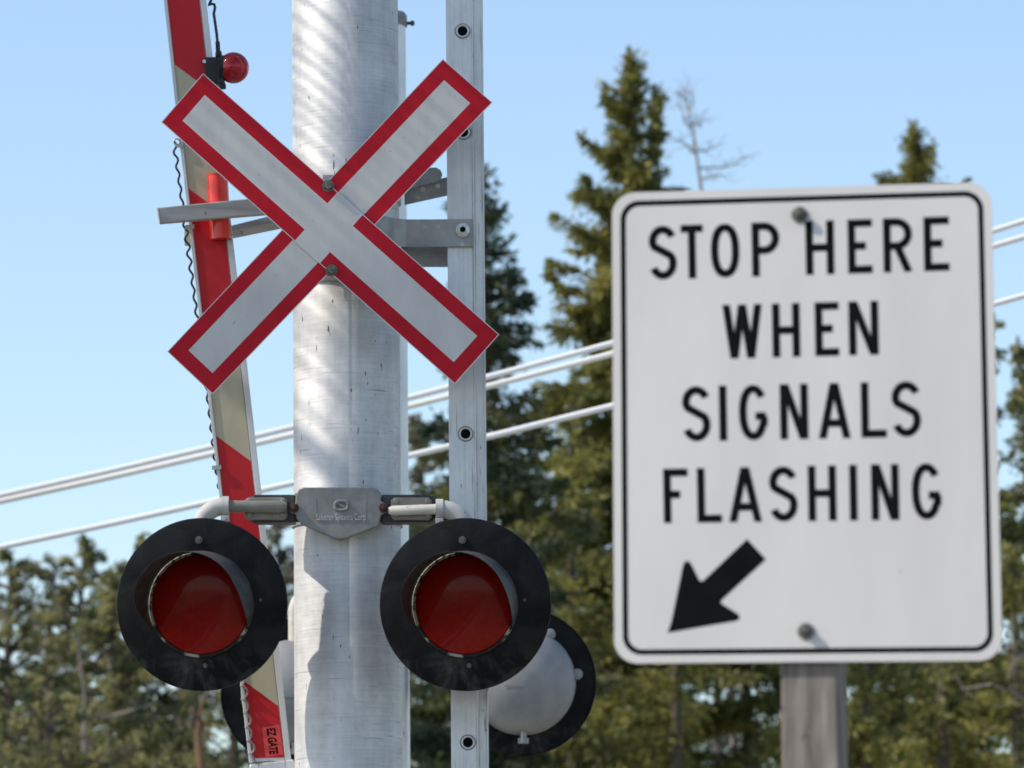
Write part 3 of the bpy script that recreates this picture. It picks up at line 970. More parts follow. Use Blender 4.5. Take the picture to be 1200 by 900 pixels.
b.hexa([P(205, 172, YG - .012), P(214, 174, YG - .012), P(214, 169, YG - .012), P(205, 168, YG - .012)], [P(205, 172, YG), P(214, 174, YG), P(214, 169, YG), P(205, 168, YG)])
b.build('cable_eye', 'steel', gt)
b = MB()
b.hexa([P(216.5, 288, YG + .03), P(224, 289, YG + .03), P(223, 266, YG + .03), P(216, 266, YG + .03)], [P(216.5, 288, YG + .05), P(224, 289, YG + .05), P(223, 266, YG + .05), P(216, 266, YG + .05)])
b.build('pale_tab', 'bar_pale', gt)
# lamp on the arm's right edge
lm = MB()
q = [P(241, 96, YG - .02), P(263, 99, YG - .02), P(261, 66, YG - .02), P(238.5, 67, YG - .02)]
lm.hexa(q, [p + Vector((0, .06, 0)) for p in q])
q = [P(252, 66.5, YG - .01), P(260, 66, YG - .01), P(259.5, 59, YG - .01), P(252.5, 59, YG - .01)]
lm.hexa(q, [p + Vector((0, .025, 0)) for p in q])
q = [P(257, 104, YG - .01), P(265, 103, YG - .01), P(264, 96, YG - .01), P(257, 96, YG - .01)]
lm.hexa(q, [p + Vector((0, .025, 0)) for p in q])
lamp = lm.build('gate_lamp', 'black_plastic', gt, bevel=.004)
b = MB(); c = P(273.5, 79.5, YG - .005)
prof = []
for k in range(25):
    a = -math.pi / 2 + math.pi * k / 24
    prof.append((max(.0005, 18.6 / S(YG) * math.cos(a)), 18.6 / S(YG) * math.sin(a)))
b.lathe(prof, c, (0, 0, 1), 40)
b.build('globe', 'globe', lamp, sharp=80)
b = MB(); b.lathe([(.036, -.012), (.039, -.010), (.039, .010), (.036, .012)], P(261.5, 79.5, YG - .005), (1, 0, 0), 28)
b.build('globe_ring', 'black_plastic', lamp)
b = MB(); b.lathe([(.0055, .002), (.0055, -.003), (.001, -.003)], P(239.5, 72, YG - .021), (0, 1, 0), 12)
b.build('screw', 'alu_edge', lamp)
b = MB()
q = [(255.5, 60), (255, 52), (254, 40), (252, 26), (250.5, 16), (252, 9), (251, 5), (247.5, 4.5), (244.5, 6.5), (246, 3), (249, -3), (247, -16), (243, -30), (246, -46), (240, -62), (243, -80)]
pts = [P(x, y, YG + .002) for x, y in q]
b.tube(pts, 1.7 / S(YG), 8)
b.tube([P(255.6, 61, YG + .002), P(255, 49, YG + .002)], 2.8 / S(YG), 10)
b.build('lamp_cable', 'black_plastic', gt)

# ------------------------------------------------------------------ support bars and red tube beside the arm
YB = 17.16
pb = thing('gate_keeper_bar', 'weathered grey bar crossing the gate arm behind the crossbuck, pale cut end', 'support bar', P(300, 245, YB))
b = MB()
pA = [P(184.5, 243.5, YB), P(322, 229.5, YB + .04), P(322, 250, YB + .04), P(187, 261.5, YB)]
b.hexa(pA, [p + Vector((0, .05, .004)) for p in pA])
b.build('front_bar', 'bar', pb, bevel=.004)
b = MB()
q = [P(183.5, 243.8, YB + .002), P(185, 243, YB - .002), P(187.6, 261.8, YB - .002), P(186, 260.5, YB + .002)]
b.hexa(q, [p + Vector((0, .05, .003)) for p in q])
b.build('cut_end', 'bar_pale', pb)
b = MB()
pB = [P(270, 264.5, YB + .17), P(372, 239, YB + .24), P(372, 254, YB + .24), P(270, 278, YB + .17)]
b.hexa(pB, [p + Vector((0, .05, .004)) for p in pB])
b.build('rear_bar', 'bar', pb, bevel=.004)
b = MB()
pB = [P(268, 271, YB + .165), P(345, 256, YB + .22), P(345, 263, YB + .22), P(269, 278.5, YB + .165)]
b.hexa(pB, [p + Vector((0, .03, .0)) for p in pB])
b.build('rear_bar_lip', 'bar_pale', pb, bevel=.002)
# short arm that ties the bars to the mast
b = MB()
b.beam(P(318, 241, YB + .07), Vector((mc.x - .08, YM - .06, P(340, 240, YB).z)), .045, .05)
b.build('mast_clamp', 'bar', pb, bevel=.003)
rt_ = thing('marker_tube', 'glossy bright red tube standing upright behind the grey bar', 'tube', P(257, 281, YB + .09))
b = MB()
p0, p1 = P(258.8, 280.5, YB + .085), P(254.8, 206, YB + .085)
r0 = 12.2 / S(YB + .08)
b.tube([p0, p1], r0, 32, caps=False)
b.tube([p0 + Vector((0, 0, .002)), p1 - Vector((0, 0, .002))], r0 - .003, 32, caps=True)
b.build('tube_wall', 'tube_red', rt_, fix=False)
b = MB(); b.lathe([(r0 + .001, .0), (r0 + .0015, .004), (r0 - .003, .005)], p1, (p1 - p0), 32)
b.build('rim', 'tube_red', rt_)

# ------------------------------------------------------------------ traffic sign on its timber post
cpx = [(717, 226.3), (1161.5, 213.0), (1174.5, 774.0), (720.0, 777.5)]      # TL TR BR BL
A_ = np.array([list(ray(*cpx[0])), [-q for q in ray(*cpx[1])], list(ray(*cpx[2])), [-q for q in ray(*cpx[3])]]).T
u_, s_, vt = np.linalg.svd(A_)
lam = vt[-1] * np.sign(vt[-1][0])
lam = lam / lam.mean() * 9.1
C3 = [CAM + ray(*c) * l for c, l in zip(cpx, lam)]
sn = (C3[1] - C3[0]).cross(C3[3] - C3[0]).normalized()
if sn.dot(FWD) > 0:
    sn = -sn                                         # looks at the camera
sp0 = (C3[0] + C3[1] + C3[2] + C3[3]) / 4
print('SIGN w,h', (C3[1] - C3[0]).length, (C3[3] - C3[0]).length, 'angle', math.degrees((C3[1] - C3[0]).angle(C3[3] - C3[0])), 'normal', sn)
def bil(a, b_):
    x = lerp(lerp(cpx[0][0], cpx[1][0], a), lerp(cpx[3][0], cpx[2][0], a), b_)
    y = lerp(lerp(cpx[0][1], cpx[1][1], a), lerp(cpx[3][1], cpx[2][1], a), b_)
    return x, y
def rrect(inset, rad, n=10):
    """rounded outline, px inset and radius, as (px, py)"""
    W_, H_ = 450.0, 556.0
    out = []
    for cx_, cy_, a0 in ((W_ - inset - rad, inset + rad, -90), (W_ - inset - rad, H_ - inset - rad, 0), (inset + rad, H_ - inset - rad, 90), (inset + rad, inset + rad, 180)):
        for k in range(n + 1):
            a = R(a0 + 90 * k / n)
            out.append(bil((cx_ + rad * math.cos(a)) / W_, (cy_ + rad * math.sin(a)) / H_))
    return out
def sp(px, py, out=0.0):
    return on_plane(px, py, sp0, sn) + sn * out
pc = sp(951, 776)
post_c = pc - sn * .056
sgn = thing('traffic_sign', 'white stop here when signals flashing sign with black arrow on a timber post', 'sign', (post_c.x, post_c.y, 0))
b = MB()
outl = rrect(0, 27)
b.prism([sp(x, y) for x, y in outl], -sn * .003, 0, 1)
pn = b.build('sign_panel', ['signwhite', 'alu_edge'], sgn)
b = MB()
o_, i_ = [sp(x, y, .0004) for x, y in rrect(10.0, 22)], [sp(x, y, .0004) for x, y in rrect(16.2, 16.5)]
n_ = len(o_)
b.add(o_ + i_, [(k, (k + 1) % n_, n_ + (k + 1) % n_, n_ + k) for k in range(n_)])
b.build('border_line', 'ink_and_hole_black', pn, fix=False)

# stroke lettering -------------------------------------------------
def earc(cx, cy, rx, ry, a0, a1, n=18, p=1.0):
    out = []
    for k in range(n + 1):
        a = R(lerp(a0, a1, k / n))
        c_, s_ = math.cos(a), math.sin(a)
        out.append((cx + rx * math.copysign(abs(c_) ** p, c_), cy + ry * math.copysign(abs(s_) ** p, s_)))
    return out
def glyph(ch):
    """centre lines in a unit box, y up"""
    if ch == 'S':
        return [earc(.5, .745, .5, .255, 22, 205, 18) + earc(.5, .265, .5, .265, 38, -158, 20)]
    if ch == 'T':
        return [[(-.12, 1), (1.12, 1)], [(.5, 1), (.5, -.09)]]
    if ch == 'O':
        return [earc(.5, .5, .5, .5, 0, 360, 40, .86)]
    if ch == 'P':
        return [[(0, -.09), (0, 1.09)], [(0, 1), (.45, 1)] + earc(.45, .74, .55, .26, 90, -90, 14)[1:] + [(0, .48)]]
    if ch == 'R':
        return [[(0, -.09), (0, 1.09)], [(0, 1), (.45, 1)] + earc(.45, .74, .55, .26, 90, -90, 14)[1:] + [(0, .48)], [(.47, .48), (1.0, -.09)]]
    if ch == 'H':
        return [[(0, -.09), (0, 1.09)], [(1, -.09), (1, 1.09)], [(0, .5), (1, .5)]]
    if ch == 'E':
        return [[(0, -.09), (0, 1.09)], [(0, 1), (1.15, 1)], [(0, .51), (.8, .51)], [(0, 0), (1.15, 0)]]
    if ch == 'F':
        return [[(0, -.09), (0, 1.09)], [(0, 1), (1.15, 1)], [(0, .53), (.72, .53)]]
    if ch == 'L':
        return [[(0, 1.09), (0, -.09)], [(0, 0), (1.15, 0)]]
    if ch == 'I':
        return [[(.5, -.09), (.5, 1.09)]]
    if ch == 'N':
        return [[(0, -.09), (0, 1.09)], [(1, -.09), (1, 1.09)], [(-.02, 1.16), (1.02, -.16)]]
    if ch == 'A':
        return [[(-.05, -.16), (.5, 1.12)], [(1.05, -.16), (.5, 1.12)], [(.18, .24), (.82, .24)]]
    if ch == 'W':
        return [[(-.02, 1.16), (.235, -.1)], [(.235, -.1), (.5, 1.1)], [(.5, 1.1), (.765, -.1)], [(.765, -.1), (1.02, 1.16)]]
    if ch == 'G':
        return [earc(.5, .5, .5, .5, 38, 335, 34, .9) + [(1.0, .22), (1.0, .42)], [(1.1, .42), (.60, .42)]]
def clip_y(poly, lo, hi):
    for sgn_, lim in ((1, lo), (-1, -hi)):
        res = []
        for i in range(len(poly)):
            a, c_ = poly[i], poly[(i + 1) % len(poly)]
            da, dc = sgn_ * a[1] - lim, sgn_ * c_[1] - lim
            if da >= 0:
                res.append(a)
            if da * dc < 0:
                k = da / (da - dc)
                res.append((lerp(a[0], c_[0], k), lerp(a[1], c_[1], k)))
        poly = res
        if not poly:
            break
    return poly
def letter(mb, ch, x0, x1, yt, yb, sw, lift):
    """x0..x1 and yt, yb (functions of x) in pixels give the outer box, sw the stroke"""
    H_ = yb(x0) - yt(x0); W_ = x1 - x0
    iw, ih = max(.01, W_ - sw), H_ - sw
    for q in glyph(ch):
        pts = [(sw / 2 + x * iw, sw / 2 + y * ih) for x, y in q]
        n = len(pts)
        L_, R_ = [], []
        closed = ch == 'O'
        for i, p in enumerate(pts):
            a, c_ = pts[i - 1 if i else (n - 2 if closed else 0)], pts[i + 1 if i < n - 1 else (1 if closed else n - 1)]
            dx, dy = c_[0] - a[0], c_[1] - a[1]
            l = math.hypot(dx, dy) or 1
            nx, ny = -dy / l * sw / 2, dx / l * sw / 2
            L_.append((p[0] + nx, p[1] + ny)); R_.append((p[0] - nx, p[1] - ny))
        for i in range(n - 1):
            poly = clip_y([L_[i], R_[i], R_[i + 1], L_[i + 1]], 0, H_)
            if len(poly) < 3:
                continue
            w_ = []
            for x, y in poly:
                X = x0 + x
                w_.append(sp(X - (y / H_ - .5) * 1.2, yb(X) - y, lift[0]))
            mb.add(w_, [tuple(range(len(w_)))])
        lift[0] += .000003
rows = [
    ('STOPHERE', [(760.5, 793), (796, 826), (833, 866.5), (881, 913.5), (944, 977.5), (993.5, 1023.5), (1035, 1069), (1082.5, 1113.5)], (777, 264.5, 1098, 254), (777, 327.5, 1098, 317.5)),
    ('WHEN', [(847, 893), (905, 937.5), (955, 984.5), (994.5, 1029.5)], (847, 357.5, 1029, 352.5), (847, 420.5, 1029, 415.5)),
    ('SIGNALS', [(799.5, 832.5), (842, 852.5), (866, 899.5), (914, 947), (959.5, 996), (1009, 1040), (1045, 1079)], (799, 453, 1079, 446.5), (799, 517.5, 1079, 511.5)),
    ('FLASHING', [(777.5, 807.5), (817, 847), (854.5, 892), (901.5, 934.5), (947, 980), (995, 1005), (1021, 1053.5), (1068.5, 1103)], (777, 549.5, 1103, 542.5), (777, 613, 1103, 608.5)),
]
b = MB(); lift = [.00025]
for word, boxes, t_, bt in rows:
    yt = lambda x, t_=t_: lerp(t_[1], t_[3], (x - t_[0]) / (t_[2] - t_[0]))
    yb = lambda x, t_=bt: lerp(t_[1], t_[3], (x - t_[0]) / (t_[2] - t_[0]))
    for ch, (xa, xb2) in zip(word, boxes):
        letter(b, ch, xa, xb2, yt, yb, 9.0, lift)
b.build('lettering', 'ink_and_hole_black', pn, fix=False)
ar = [(362, 641), (378, 590), (424, 366), (430, 350), (441, 343), (454, 349), (462, 362), (487, 415), (497, 428), (508, 426), (690, 253), (768, 337), (584, 506), (581, 516), (587, 523), (642, 556), (656, 566), (660, 578), (655, 587), (640, 593), (560, 606)]
b = MB()
pts = [sp(x / 3.53 + 680, y / 3.53 + 560, .0003) for x, y in ar]
cen = sp(520 / 3.53 + 680, 480 / 3.53 + 560, .0003)
b.add([cen] + pts, [(0, i + 1, (i + 1) % len(pts) + 1) for i in range(len(pts))])
b.build('arrow', 'ink_and_hole_black', pn, fix=False)
for px, py in ((937, 252), (944.5, 740)):
    b = MB(); c = sp(px, py, .0)
    b.lathe([(.0135, .0005), (.0135, .003), (.0085, .0035), (.0085, .016), (.006, .019), (.001, .0195)], c, sn, 20)
    b.build('bolt', 'bolt', pn)
# short spacers between panel and timber
for px, py in ((938.5, 252), (945, 740)):
    b = MB(); c = sp(px, py)
    b.tube([c - sn * .0032, c - sn * .018], .014, 16)
    b.build('spacer', 'steel', sgn)
# post: square timber just behind the panel
b = MB()
zp_top = sp(940, 216.5).z
uh = Vector((sn.y, -sn.x, 0)).normalized()
uh = uh if uh.x > 0 else -uh
nh = Vector((sn.x, sn.y, 0)).normalized()
xl_, xr_ = sp(912.5, 840), sp(981.5, 840)
hw = (xr_ - xl_).length / 2
def post_at(z):
    """front face middle at height z, leaning with the panel"""
    base_p = sp(947, 840)
    v_dir = (sp(939.5, 250) - sp(947, 840)); v_dir /= v_dir.z
    return base_p + v_dir * (z - base_p.z) - sn * .014
for z0, z1 in ((0.0, zp_top),):
    q0, q1 = post_at(z0), post_at(z1)
    f0 = [q0 - uh * hw, q0 + uh * hw, q1 + uh * hw, q1 - uh * hw]
    b.hexa(f0, [p - nh * .07 for p in f0])
b.build('post', 'post', sgn, bevel=.006)

# ------------------------------------------------------------------ overhead wires
YW = 28.0
W1 = [(0, 580), (246, 524), (340, 503), (480, 465.5), (570, 440.5), (718, 403), (1165, 270), (1200, 259.5)]
W2 = [(0, 587), (246, 533), (340, 512), (480, 474.5), (570, 453), (718, 414.5), (1165, 288), (1200, 278)]
W3 = [(0, 640), (246, 591), (340, 567), (480, 533), (570, 512), (718, 475), (1165, 356), (1200, 347)]
for pts, lab, yy in ((W1, 'pale overhead wire, topmost of the three crossing behind the mast', YW),
                     (W2, 'pale overhead wire running just under the topmost wire', YW + .05),
                     (W3, 'pale overhead wire, lowest of three and well below the close pair', YW - .2)):
    cf = np.polyfit([p[0] for p in pts], [p[1] for p in pts], 2)
    b = MB()
    b.tube([P(x, float(np.polyval(cf, x)), yy) for x in range(-3000, 4201, 120)], 3.7 / S(YW), 10)
    tag(b.build('power_line', 'wire', origin=P(600, float(np.polyval(cf, 600)), yy)), lab, 'wire', 'overhead wires behind the crossing')

# ------------------------------------------------------------------ trees
def quads_mesh(name, c, d, nrm, ln, wd, tint, mat, parent, origin):
    """thin pointed leaf shapes: centre, long direction, normal, sizes"""
    d = d / np.linalg.norm(d, axis=1, keepdims=True)
    s = np.cross(d, nrm); s /= np.linalg.norm(s, axis=1, keepdims=True) + 1e-9
    N = len(c)
    v = np.empty((N, 4, 3), np.float32)
    v[:, 0] = c - d * (ln * .5)[:, None]
    v[:, 1] = c + s * (wd * .5)[:, None] - d * (ln * .05)[:, None]
    v[:, 2] = c + d * (ln * .5)[:, None]
    v[:, 3] = c - s * (wd * .5)[:, None] - d * (ln * .05)[:, None]
    v -= np.array(origin, np.float32)
    me = bpy.data.meshes.new(name)
    me.vertices.add(4 * N); me.vertices.foreach_set('co', v.reshape(-1))
    me.loops.add(4 * N); me.loops.foreach_set('vertex_index', np.arange(4 * N, dtype=np.int32))
    me.polygons.add(N)
    me.polygons.foreach_set('loop_start', np.arange(0, 4 * N, 4, dtype=np.int32))
    me.polygons.foreach_set('loop_total', np.full(N, 4, np.int32))
    at = me.attributes.new('tint', 'FLOAT', 'FACE')
    at.data.foreach_set('value', tint.astype(np.float32))
    me.update(calc_edges=True)
    me.materials.append(M[mat])
    ob = bpy.data.objects.new(name, me); COL.objects.link(ob); ob.parent = parent
    return ob

def branch_needles(rng, pts, acc, dens, ln, spread, tbase, tvar):
    """scatter leaf shapes round a polyline"""
    pts = np.array(pts)
    seg = np.linalg.norm(np.diff(pts, axis=0), axis=1)
    n = max(3, int(seg.sum() * dens))
    t = np.sort(rng.random(n)) * seg.sum()
    cum = np.concatenate([[0], np.cumsum(seg)])
    i = np.clip(np.searchsorted(cum, t) - 1, 0, len(seg) - 1)
    f = (t - cum[i]) / seg[i]
    c = pts[i] + (pts[i + 1] - pts[i]) * f[:, None]
    d = (pts[i + 1] - pts[i]) / seg[i][:, None]
    frac = t / seg.sum()
    clump = np.floor(t / rng.uniform(.13, .26)).astype(int)
    nc = int(clump.max()) + 2
    ctint = rng.random(nc)[clump]
    cfat = rng.uniform(.45, 1.75, nc)[clump]
    cdrop = (rng.random(nc) * .10)[clump]
    off = rng.normal(size=(n, 3)) * (spread * (1.2 - .75 * frac) * cfat)[:, None]
    off[:, 2] = off[:, 2] * .8 - cdrop * np.abs(rng.normal(size=n))
    c = c + off
    dd = d * .6 + off * 6 + rng.normal(size=(n, 3)) * .35
    keep = rng.random(n) < np.clip(rng.normal(.85, .38, nc), .10, 1)[clump]
    c, d, dd, t, frac, ctint = c[keep], d[keep], dd[keep], t[keep], frac[keep], ctint[keep]
    n = len(c)
    if n == 0:
        return
    acc[0].append(c); acc[1].append(dd); acc[2].append(rng.normal(size=(n, 3)))
    acc[3].append(ln * rng.uniform(.6, 1.3, n))
    acc[4].append(np.clip(tbase + tvar * (ctint - .5) + rng.normal(size=n) * .10, 0, 1))

def spruce(px, py, Y, label, seed, mat='spruce', rk=.42, pw=.62, dens=220, per_m=20, tb=.5, leaders=(), extra=(), group='spruces beyond the crossing', name='spruce_tree', ln=.115, spread=.055, zmin=None, tv=.6, gap=.12, lean=0.0, bark='bark'):
    rng = np.random.default_rng(seed)
    top = P(px, py, Y)
    H = top.z
    t = thing(name, label, 'tree', (top.x + lean, Y, 0), group)
    bm_ = MB()
    def tx(z):
        return top.x + lean * (1 - z / H) + .05 * math.sin(z * .9 + seed) * (1 - z / H)
    zz = [0, H * .25, H * .5, H * .75, H * .92, H - .05]
    bm_.tube([(tx(z), Y, z) for z in zz], [.02 + .016 * (H - z) for z in zz], 8)
    acc = [[], [], [], [], []]
    z0 = zmin if zmin is not None else max(1.2, H - 9.5)
    def limb(z, az, L_, rise, curl):
        pts = []
        n = 7
        for k in range(n):
            f = k / (n - 1)
            r = L_ * f
            dz = rise * r - .28 * L_ * f * f * (1.0 if rise < .6 else .2) + curl * L_ * f ** 3
            pts.append((tx(z) + r * math.cos(az), Y + r * math.sin(az), z + dz))
        return pts
    z = z0
    while z < H - .12:
        d = H - z
        if rng.random() > gap:
            rad = rk * d ** pw * (rng.uniform(.45, 1.25) if rng.random() > .12 else rng.uniform(1.2, 1.55))
            az = rng.uniform(0, 2 * math.pi)
            rise = .55 if d < 1.0 else .18 if d < 2.5 else -.02
            pts = limb(z, az, rad, rise + rng.normal() * .12, .22 + rng.normal() * .06)
            tb_ = tb + rng.normal() * .2
            branch_needles(rng, pts, acc, dens, ln, spread, tb_, tv)
            if rad > .5:
                for _ in range(int(rad * 4)):
                    f = rng.uniform(.3, .9); k = int(f * 6)
                    p = np.array(pts[k]); a2 = az + rng.choice([-1, 1]) * rng.uniform(.5, 1.1)
                    l2 = rad * rng.uniform(.18, .38)
                    q = [tuple(p + np.array([math.cos(a2), math.sin(a2), -.12 + .15 * s_]) * l2 * s_) for s_ in (0, .5, 1)]
                    branch_needles(rng, q, acc, dens, ln, spread * .9, tb_ + rng.normal() * .1, .5)
            if rad > .35 and Y < 90:
                bm_.tube([pts[0], pts[3], pts[6]], [.014, .009, .004], 4, caps=False)
        z += rng.uniform(.5, 1.5) / per_m
    # leading shoot(s)
    branch_needles(rng, [(tx(H - .9), Y, H - .9), (top.x, Y, H)], acc, dens * 1.6, ln * .8, spread * .8, tb, .5)
    for lpx, lpy, hh in leaders:
        q = P(lpx, lpy, Y)
        base_ = (tx(q.z - hh), Y, q.z - hh)
        pth = [base_, (lerp(base_[0], q.x, .8), Y, q.z - hh * .72), (q.x, Y, q.z - hh * .3), (q.x, Y, q.z)]
        branch_needles(rng, pth, acc, dens * 2.6, ln, spread * 1.5, tb, .5)
        bm_.tube(pth, [.03, .024, .015, .006], 5, caps=False)
    for e0, e1, e2 in extra:                         # long limbs that stick out of the outline: root row, middle, tip pixels
        a_, m_, c_ = P(*e0, Y), P(*e1, Y), P(*e2, Y)
        yo = rng.uniform(-.3, .3)
        pth = [tuple(a_), tuple(m_ + Vector((0, yo * .5, 0))), tuple(c_ + Vector((0, yo, 0)))]
        branch_needles(rng, pth, acc, dens * 1.5, ln, spread, tb + rng.normal() * .1, .5)
        bm_.tube(pth, [.02, .013, .005], 4, caps=False)
    bm_.build('trunk', bark, t)
    c, d, nn = (np.concatenate(acc[k]) for k in (0, 1, 2))
    l_ = np.concatenate(acc[3]); ti = np.concatenate(acc[4])
    quads_mesh('crown', c, d, nn, l_, l_ * .34, ti, mat, t, t.location)
    return t

def leafy(px, py, Y, label, seed, mat='leaf', width=1.6, depth=5.5, n_limb=34, per=55, ln=.10, tb=.5, group='bushy trees beyond the crossing', name='leafy_tree', bark='bark', clump=.22, bare=.0):
    """upright small tree: trunk, rising limbs, twigs each carrying a loose clump of leaves; density falls towards the tips"""
    rng = np.random.default_rng(seed)
    top = P(px, py, Y); H = top.z
    t = thing(name, label, 'tree', (top.x, Y, 0), group)
    bm_ = MB()
    def tx(z):
        return top.x + .10 * math.sin(z * .8 + seed)
    zz = [0, H * .3, H * .6, H * .85, H - .1]
    bm_.tube([(tx(z), Y, z) for z in zz], [.02 + .013 * (H - z) for z in zz], 8)
    acc = [[], [], [], [], []]
    for k in range(n_limb):
        f = (k + rng.random()) / n_limb
        z = H - .15 - depth * f ** .9
        prof = .12 + .88 * min(1, f * 1.7) ** .7
        L_ = width * prof * rng.uniform(.45, 1.2)
        az = rng.uniform(0, 2 * math.pi)
        rise = rng.uniform(.25, .75) + .9 * max(0, .35 - f)
        p0 = np.array([tx(z), Y, z])
        dirv = np.array([math.cos(az), math.sin(az), rise])
        p1 = p0 + dirv * L_ * .5; p2 = p0 + dirv * L_ + np.array([0, 0, -.1 * L_])
        bm_.tube([tuple(p0), tuple(p1), tuple(p2)], [.028, .018, .006], 5, caps=False)
        tl = tb + rng.normal() * .16
        if rng.random() < bare:
            continue
        for s_ in range(5):
            g = rng.uniform(.25, 1.0)
            c0 = p0 + (p2 - p0) * g + rng.normal(size=3) * .20 * L_
            n = int(per * rng.uniform(.5, 1.5) * min(1, .45 + f * 1.4))
            dirs = rng.normal(size=(n, 3))
            rad = clump * rng.uniform(.5, 1.25) * min(1, .5 + f)
            c = c0 + dirs / (np.linalg.norm(dirs, axis=1, keepdims=True) + 1e-6) * (rng.random((n, 1)) ** .5) * rad * np.array([1.1, 1.1, .8])
            acc[0].append(c); acc[1].append(rng.normal(size=(n, 3))); acc[2].append(rng.normal(size=(n, 3)))
            acc[3].append(ln * rng.uniform(.6, 1.3, n))
            acc[4].append(np.clip(tl + rng.normal() * .26 + rng.normal(size=n) * .12, 0, 1))
            q = p0 + (p2 - p0) * max(.15, g - .25)
            bm_.tube([tuple(q), tuple(c0)], [.010, .004], 4, caps=False)
    bm_.build('trunk', bark, t)
    c, d, nn = (np.concatenate(acc[k]) for k in (0, 1, 2))
    l_ = np.concatenate(acc[3]); ti = np.concatenate(acc[4])
    quads_mesh('crown', c, d, nn, l_, l_ * .6, ti, mat, t, t.location)
    return t

def dead_tree(px, py, Y, label, seed, limbs, mat='twig', r0=.05, base_px=None, fine=10):
    """bare tree; limbs are pixel polylines leaving the stem"""
    rng = np.random.default_rng(seed)
    top = P(px, py, Y)
    bx, by = base_px or (px, 900)
    low = P(bx, by, Y)
    k = (low.x - top.x) / (top.z - low.z)
    gx = low.x + k * low.z * .3
    t = thing('dead_tree', label, 'dead tree', (gx, Y, 0), 'bare dead trees beyond the crossing')
    b = MB()
    pts = [(gx, Y, 0), tuple(low), tuple(lerp(low, top, .5) + Vector((rng.normal() * .03, 0, 0))), tuple(top)]
    b.tube(pts, [r0 * 1.8, r0, r0 * .6, .008], 8)
    b.build('trunk', mat, t)
    b = MB()
    for q in limbs:
        w_ = [P(x, y, Y) + Vector((0, rng.normal() * .1, 0)) for x, y in q]
        b.tube(w_, [r0 * .42 * (1 - .75 * i / (len(w_) - 1)) + .003 for i in range(len(w_))], 5)
        for _ in range(fine):
            f = rng.uniform(.15, 1); i = min(int(f * (len(w_) - 1)), len(w_) - 2)
            p = lerp(w_[i], w_[i + 1], f * (len(w_) - 1) - i)
            e = p + Vector((rng.normal() * .13, rng.normal() * .13, rng.uniform(-.10, .22)))
            e2 = e + Vector((rng.normal() * .07, rng.normal() * .07, rng.uniform(-.05, .1)))
            b.tube([p, e, e2], [.005, .0035, .002], 4, caps=False)
    b.build('branches', mat, t)
    return t

spruce(737, 55, 70, 'tall olive spruce with two leading shoots rising beside the left edge of the white sign', 11, 'spruce', rk=.36, pw=.80, tb=.52, per_m=30, dens=330, gap=.05,
       leaders=[(769, 98, 1.3)],
       extra=[((725, 300), (690, 278), (646, 250)), ((725, 195), (700, 172), (679, 158)), ((720, 335), (690, 325), (642, 310)), ((715, 430), (690, 400), (640, 312)),
              ((722, 265), (700, 235), (682, 205)), ((720, 250), (700, 222), (683, 222)), ((715, 395), (680, 385), (640, 378)), ((755, 230), (775, 222), (803, 220))])
spruce(563, 188, 62, 'dark green spruce half hidden behind the ladder rail', 23, 'spruce_dark', rk=.33, pw=.74, tb=.45, gap=.06, per_m=24, dens=260, spread=.065,
       extra=[((570, 330), (600, 345), (622, 342)), ((570, 380), (605, 395), (636, 398)), ((575, 520), (600, 530), (628, 540)), ((560, 480), (525, 495), (498, 505))])
spruce(1072, 140, 74, 'spruce whose pointed top pokes over the upper right corner of the white sign', 37, 'spruce', rk=.40, pw=.72, tb=.5, per_m=28, dens=330, gap=.05,
       extra=[((1066, 218), (1048, 212), (1028, 203)), ((1085, 215), (1120, 222), (1138, 204))])
low = [  # px, py, Y, seed, material, radius factor, tint, label
    (668, 470, 66, 41, 'spruce_olive', .62, .55, 'broad olive spruce filling the space between ladder and white sign'),
    (618, 600, 72, 42, 'spruce_dark', .62, .6, 'dark low spruce right of the far lamp disc'),
    (790, 560, 64, 43, 'spruce_olive', .60, .5, 'olive spruce whose lower boughs show under the left of the white sign'),
    (872, 620, 70, 44, 'spruce_olive', .62, .4, 'shadowy spruce just left of the timber post'),
    (1012, 590, 63, 45, 'spruce_olive', .62, .45, 'bushy spruce just right of the timber post'),
    (1098, 560, 67, 46, 'spruce_olive', .64, .45, 'bushy spruce under the lower right of the white sign'),
    (838, 610, 88, 55, 'spruce_dark', .62, .6, 'dark spruce deep in the gap left of the timber post'),
    (918, 600, 90, 56, 'spruce_dark', .62, .6, 'dark spruce far behind the timber post'),
    (1052, 620, 86, 57, 'spruce_olive', .60, .4, 'farther olive spruce between the two bushy ones right of the timber post'),
    (1188, 640, 62, 48, 'spruce_olive', .60, .48, 'low bushy spruce at the right edge of the picture'),
]
for px, py, Y, sd_, mt, rk, tb, lab in low:
    spruce(px, py, Y, lab, sd_, mt, rk=rk, pw=.66, tb=tb, per_m=14, dens=165, ln=.11, spread=.075, tv=.95, zmin=max(1.2, P(px, 960, Y).z), gap=.28)
leafy(1200, 385, 72, 'slender leafy tree rising at the right edge beyond the white sign', 51, 'leaf', width=.62, depth=5, n_limb=46, per=34, tb=.45)
leafy(500, 475, 76, 'thin grey green tree between thick mast and ladder rail', 52, 'leaf_grey', width=.75, depth=5.2, n_limb=40, per=26, tb=.45, bark='bark')
leafy(405, 425, 82, 'sparse brownish tree hidden behind the thick mast, twigs reaching left of it', 53, 'leaf_grey', width=1.25, depth=6, n_limb=44, per=13, tb=.3, bare=.3)
